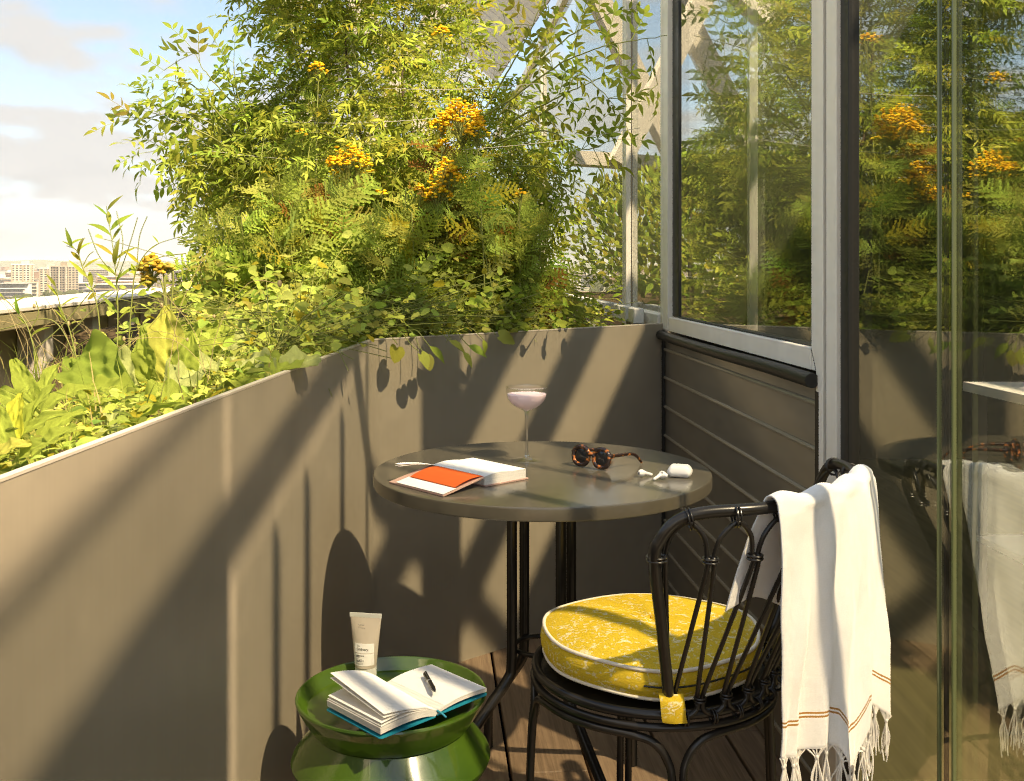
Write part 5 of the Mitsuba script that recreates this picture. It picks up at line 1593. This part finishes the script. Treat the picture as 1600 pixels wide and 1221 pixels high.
weed('tallest thin weed with narrow leaves standing up against the pale sky', [(182, 600, 2.1), (184, 480, 2.12), (178, 400, 2.13), (166, 322, 2.15)], 18, 0.055, r,
     [[(182, 420, 2.12), (192, 380, 2.12), (182, 330, 2.13)], [(180, 430, 2.12), (155, 400, 2.1), (138, 358, 2.1)], [(182, 440, 2.12), (200, 390, 2.1), (215, 340, 2.1)]])
weed('thin weed with paired leaves curving to the left of the tallest one', [(160, 590, 2.05), (152, 480, 2.05), (130, 420, 2.05), (120, 392, 2.05), (104, 384, 2.05)], 10, 0.050, r, [[(130, 415, 2.05), (138, 400, 2.05), (146, 393, 2.05)], [(120, 395, 2.05), (124, 380, 2.05), (130, 372, 2.05)]])
weed('thin weed with a bare arching stalk right of the tallest one', [(198, 590, 2.1), (206, 470, 2.1), (214, 420, 2.1), (240, 385, 2.1), (288, 368, 2.1)], 6, 0.040, r, [[(214, 415, 2.1), (218, 370, 2.1), (230, 338, 2.1)], [(213, 420, 2.1), (250, 402, 2.1), (291, 396, 2.1)]])
weed('straggling weed leaning over the bed at the left', [(70, 620, 1.9), (52, 540, 1.9), (40, 505, 1.9), (20, 480, 1.9), (2, 462, 1.9)], 5, 0.035, r, [[(46, 520, 1.9), (60, 490, 1.9), (56, 470, 1.9)], [(56, 545, 1.9), (96, 510, 1.9), (130, 470, 1.9), (150, 445, 1.9)]])
weed('weed with thin crossing stalks before the parapet', [(130, 610, 2.0), (110, 520, 2.0), (95, 480, 2.0), (85, 440, 2.0)], 6, 0.04, r, [[(120, 560, 2.0), (80, 500, 2.0), (0, 515, 2.0)], [(110, 520, 2.0), (150, 480, 2.0), (180, 455, 2.0)]])
k = thing('stalk_tangle', 'tangle of dry hair thin stalks and seed heads over the bed at the left', 'dry stalks')
ms = []
for i in range(30):
    u0 = r.uniform(20, 330)
    b = at(u0, r.uniform(575, 630), r.uniform(1.7, 2.5))
    a = r.uniform(-1, 1)
    h_ = r.uniform(0.06, 0.24)
    P = catmull([b, b + [a * 0.03, r.normal(0, 0.02), h_ * 0.5], b + [a * 0.11, r.normal(0, 0.03), h_ * 0.9], b + [a * 0.20, r.normal(0, 0.03), h_ * r.uniform(0.75, 1.15)]], 5)
    ms.append(tube(P, 0.0005, 4, caps=False))
    if i % 3 == 0:
        s = trimesh.creation.icosphere(1, r.uniform(0.002, 0.0045))
        ms.append((np.array(s.vertices) * [1, 1, 1.6] + P[-1], np.array(s.faces)))
add(f'{k}__stalks', cat(ms), 'm_straw', smooth=True, kind='stuff')
k = thing('yarrow', 'yarrow with a flat brownish yellow flower head above the coping of the parapet', 'yarrow')
V, Fq, Cc, st = head(at(237, 408, 2.3), 0.030, 90, r, (0.40, 0.27, 0.025), at(262, 500, 2.3))
V2, F2, C2, st2 = head(at(232, 432, 2.3), 0.016, 34, r, (0.42, 0.31, 0.04), at(262, 500, 2.3))
V3, F3, C3_, st3 = head(at(262, 415, 2.3), 0.012, 22, r, (0.35, 0.27, 0.04), at(266, 500, 2.3))
for a, b, c in ((V, Fq, Cc), (V2, F2, C2), (V3, F3, C3_)):
    add(f'{k}__flower_cluster', (a, b), 'm_flower', smooth=True, color=c)
add(f'{k}__stem', cat([st, st2, st3, tube([at(262, 500, 2.3), at(258, 600, 2.3)], 0.0022, 6)]), 'm_stem', smooth=True)

# ---------------------------------------------------------------- the city beyond
GZ = -36.0
n = 80
g = np.array([[[x, y, GZ + 0.6 * math.sin(x * 0.001) * 0] for y in np.linspace(60, 26000, 3)] for x in np.linspace(-26000, 26000, 3)])


def f_ground(p, n, uv):
    q = voronoi(p.x / 42, p.y / 42)
    return mix(mix((0.10, 0.12, 0.06), (0.34, 0.30, 0.25), smoothstep(0.45, 0.7, q[2])), (0.16, 0.16, 0.16), smoothstep(0.10, 0.03, q[1] - q[0]))


scene['m_ground'] = two(pr(mikit.proc(f_ground), 0.9, spec=0.1))
add('city_ground', grid(np.array([[[x, y, GZ] for x in (-30000, 30000)] for y in (-30000, 45000)])), 'm_ground', kind='structure', label='far city ground under the roofs')
scene['m_hill'] = two(pr(mikit.proc(lambda p, n, uv: mix((0.055, 0.075, 0.035), (0.12, 0.12, 0.07), fbm(p.x / 160, p.y / 160, p.z / 60, 4))), 0.95, spec=0.1))
rc = np.random.default_rng(17)
xs = np.linspace(-7600, 1200, 120)
hill = lambda x: 62 + 34 * math.exp(-((x + 3020) / 260) ** 2) + 30 * math.exp(-((x + 4000) / 700) ** 2) - 30 * (x > -500) + 22 * meshkit.fbm(np.array([[x / 420, 0, 0]]), 4, 1)[0]
rows = []
for j, t in enumerate(np.linspace(0, 1, 8)):
    rows.append([[x, 7400 + 1500 * t + 60 * math.sin(x / 300), GZ - 2 + (hill(x) - 20) * (math.sin(t * math.pi / 2)) * (0.93 + 0.14 * meshkit.noise(np.array([[x / 150, t * 5, 2]]))[0])] for x in xs])
add('hills', grid(np.array(rows)), 'm_hill', smooth=True, kind='structure', label='low wooded hills on the horizon behind the city')

for nm, c in (('m_c_cream', (0.52, 0.47, 0.375)), ('m_c_white', (0.62, 0.59, 0.54)), ('m_c_tan', (0.36, 0.31, 0.235)), ('m_c_grey', (0.34, 0.33, 0.31)), ('m_c_red', (0.29, 0.20, 0.145))):
    scene[nm] = two(pr(mikit.proc(lambda p, n, uv, c=c: C3(*c) * (0.85 + 0.3 * fbm(p.x / 5, p.y / 5, p.z / 3, 3))), 0.8, spec=0.2))
scene['m_c_glass'] = two(pr((0.07, 0.075, 0.08), 0.2, spec=0.6))


def bx(c, s, rz):
    x, y, z = np.asarray(s, float) / 2
    V = np.array([[a * x, b * y, d * z] for a in (-1, 1) for b in (-1, 1) for d in (-1, 1)])
    Fq = np.array([[0, 1, 3], [0, 3, 2], [4, 6, 7], [4, 7, 5], [0, 4, 5], [0, 5, 1], [2, 3, 7], [2, 7, 6], [0, 2, 6], [0, 6, 4], [1, 5, 7], [1, 7, 3]])
    R_ = np.array([[math.cos(rz), -math.sin(rz), 0], [math.sin(rz), math.cos(rz), 0], [0, 0, 1]])
    return V @ R_.T + np.asarray(c, float), Fq


def tower(label, u0, u1, vtop, D, mats, rz, floors, cat_='tower block', name='tower_block', group=None, ztop=None):
    k = thing(name, label, cat_, group)
    xc = ((u0 + u1) / 2 - 800) / 1630 * D
    W = (u1 - u0) / 1630 * D
    zt = CAM_H - (vtop - 415) / 1630 * D if ztop is None else ztop
    H = zt - GZ
    cs, sn = abs(math.cos(rz)), abs(math.sin(rz))
    w = W / (cs + 0.62 * sn)
    d = 0.62 * w
    add(f'{k}__walls', bx((xc, D, GZ + H / 2), (w, d, H), rz), mats[0])
    Rz = np.array([[math.cos(rz), -math.sin(rz)], [math.sin(rz), math.cos(rz)]])
    loc = lambda a, b: np.array([xc, D]) + Rz @ np.array([a, b])
    ft = H / floors
    win, slab = [], []
    cols_ = max(3, int(w / 3.6))
    for fl in range(floors):
        z = GZ + (fl + 0.55) * ft
        if z < GZ + H * 0.1:
            continue
        for i in range(cols_):
            a = -w / 2 + (i + 0.5) * w / cols_
            win.append(bx((*loc(a, -d / 2 - 0.05), z), (w / cols_ * 0.62, 0.3, ft * 0.52), rz))
        for i in range(max(2, cols_ // 2)):
            b = -d / 2 + (i + 0.5) * d / max(2, cols_ // 2)
            for sgn in (-1, 1):
                win.append(bx((*loc(sgn * (w / 2 + 0.05), b), z), (0.3, d / max(2, cols_ // 2) * 0.6, ft * 0.52), rz))
    add(f'{k}__windows', cat(win), 'm_c_glass', kind='stuff')
    for a in (-0.5, 0.02, 0.42):
        add(f'{k}__wall_strip', bx((*loc(a * w * 0.96, -d / 2 - 0.25), GZ + H / 2), (w * 0.07, 0.7, H * 0.995), rz), mats[1])
    add(f'{k}__roof', bx((xc, D, zt + 0.6), (w * 1.03, d * 1.04, 1.2), rz), mats[2])
    add(f'{k}__roof__plant_room', bx((*loc(0.12 * w, 0), zt + 3.0), (w * 0.36, d * 0.5, 3.6), rz), mats[0])
    return k


tower('cream tower block at the far left of the skyline', 17, 54, 414, 1150, ('m_c_cream', 'm_c_tan', 'm_c_white'), 0.42, 15)
tower('tan tower block with a pale flat roof, second tall one from the left', 80, 121, 417, 1050, ('m_c_tan', 'm_c_cream', 'm_c_cream'), -0.35, 15)
tower('shorter cream block standing just left of the tan tower', 63, 90, 420, 1180, ('m_c_cream', 'm_c_tan', 'm_c_white'), 0.2, 13)
tower('cream tower block beside the shrub at the right of the skyline', 292, 328, 420, 1200, ('m_c_cream', 'm_c_tan', 'm_c_white'), 0.3, 14)
tower('grey brown block half hidden behind the yarrow', 228, 262, 424, 1250, ('m_c_tan', 'm_c_grey', 'm_c_grey'), -0.2, 12)
tower('pale slim tower far away near the shrub', 352, 361, 405, 2600, ('m_c_white', 'm_c_grey', 'm_c_grey'), 0.3, 20)
words = {'m_c_cream': 'cream', 'm_c_white': 'white', 'm_c_tan': 'tan', 'm_c_grey': 'grey', 'm_c_red': 'red brick'}
mats = ['m_c_cream', 'm_c_white', 'm_c_tan', 'm_c_grey', 'm_c_red', 'm_c_white']
rows_ = []
for i in range(150):
    D = rc.uniform(820, 3600)
    u = rc.uniform(-60, 460)
    h_ = rc.uniform(7, 22) * (1 + 0.5 * (D > 1800))
    w = rc.uniform(16, 60)
    x = (u - 800) / 1630 * D
    rz = rc.uniform(-0.6, 0.6)
    m = mats[rc.integers(0, len(mats))]
    m2 = mats[rc.integers(0, len(mats))]
    lab = f"low {words[m]} building, flat {words[m2]} roof, in the {'nearer' if D < 1500 else 'middle' if D < 2400 else 'farthest'} city, {'left' if u < 130 else 'right' if u > 260 else 'middle'} of skyline"
    k = thing('city_building', lab, 'building', lab[:-12] + (' left' if u < 130 else ' right' if u > 260 else ' middle'))
    add(f'{k}__walls', bx((x, D, GZ + h_ / 2), (w, rc.uniform(12, 20), h_), rz), m)
    add(f'{k}__roof', bx((x, D, GZ + h_ + 0.35), (w * 1.01, 18, 0.7), rz), m2)
    if D < 1900:
        win = []
        fl = max(2, int(h_ / 3.2))
        R_ = np.array([[math.cos(rz), -math.sin(rz)], [math.sin(rz), math.cos(rz)]])
        for a in range(fl):
            q = np.array([x, D]) + R_ @ np.array([0, -10.05])
            win.append(bx((*q, GZ + (a + 0.55) * h_ / fl), (w * 0.9, 0.4, h_ / fl * 0.42), rz))
        add(f'{k}__window_bands', cat(win), 'm_c_glass')
ms, cs = [], []
for i in range(260):
    D = rc.uniform(780, 3400)
    u = rc.uniform(-60, 460)
    s = trimesh.creation.icosphere(1, 1.0)
    R_ = rc.uniform(4, 8)
    pt = ('nearer' if D < 1400 else 'middle' if D < 2300 else 'farthest') + ' roofs at the ' + ('left' if u < 130 else 'right' if u > 260 else 'middle') + ' of the skyline'
    k = thing('city_tree', f'rounded dark tree among the {pt}', 'tree', f'trees among the {pt}')
    c = np.array([(u - 800) / 1630 * D, D, GZ + R_ * 1.1])
    v = np.array(s.vertices)
    v = v * (0.75 + 0.5 * meshkit.noise(v * 2 + i)[:, None]) * R_ + c
    add(f'{k}__crown', (v, np.array(s.faces)), 'm_hill', smooth=False)
    add(f'{k}__trunk', bx((c[0], c[1], GZ + R_ * 0.4), (0.6, 0.6, R_ * 0.8), 0), 'm_hill')

# ---------------------------------------------------------------- the air over the city
scene['air'] = {'type': 'homogeneous', 'albedo': {'type': 'rgb', 'value': [0.93, 0.95, 0.97]}, 'sigma_t': 0.00007, 'scale': 1.0}
scene['haze'] = {'type': 'cube', 'to_world': T().translate([0, 8000, 42]).scale([31000, 40000, 80]), 'bsdf': {'type': 'null'}, 'interior': {'type': 'ref', 'id': 'air'}}
labels['haze'] = {'kind': 'stuff', 'label': 'thin haze over the far city'}
scene['camera']['medium'] = {'type': 'ref', 'id': 'air'}
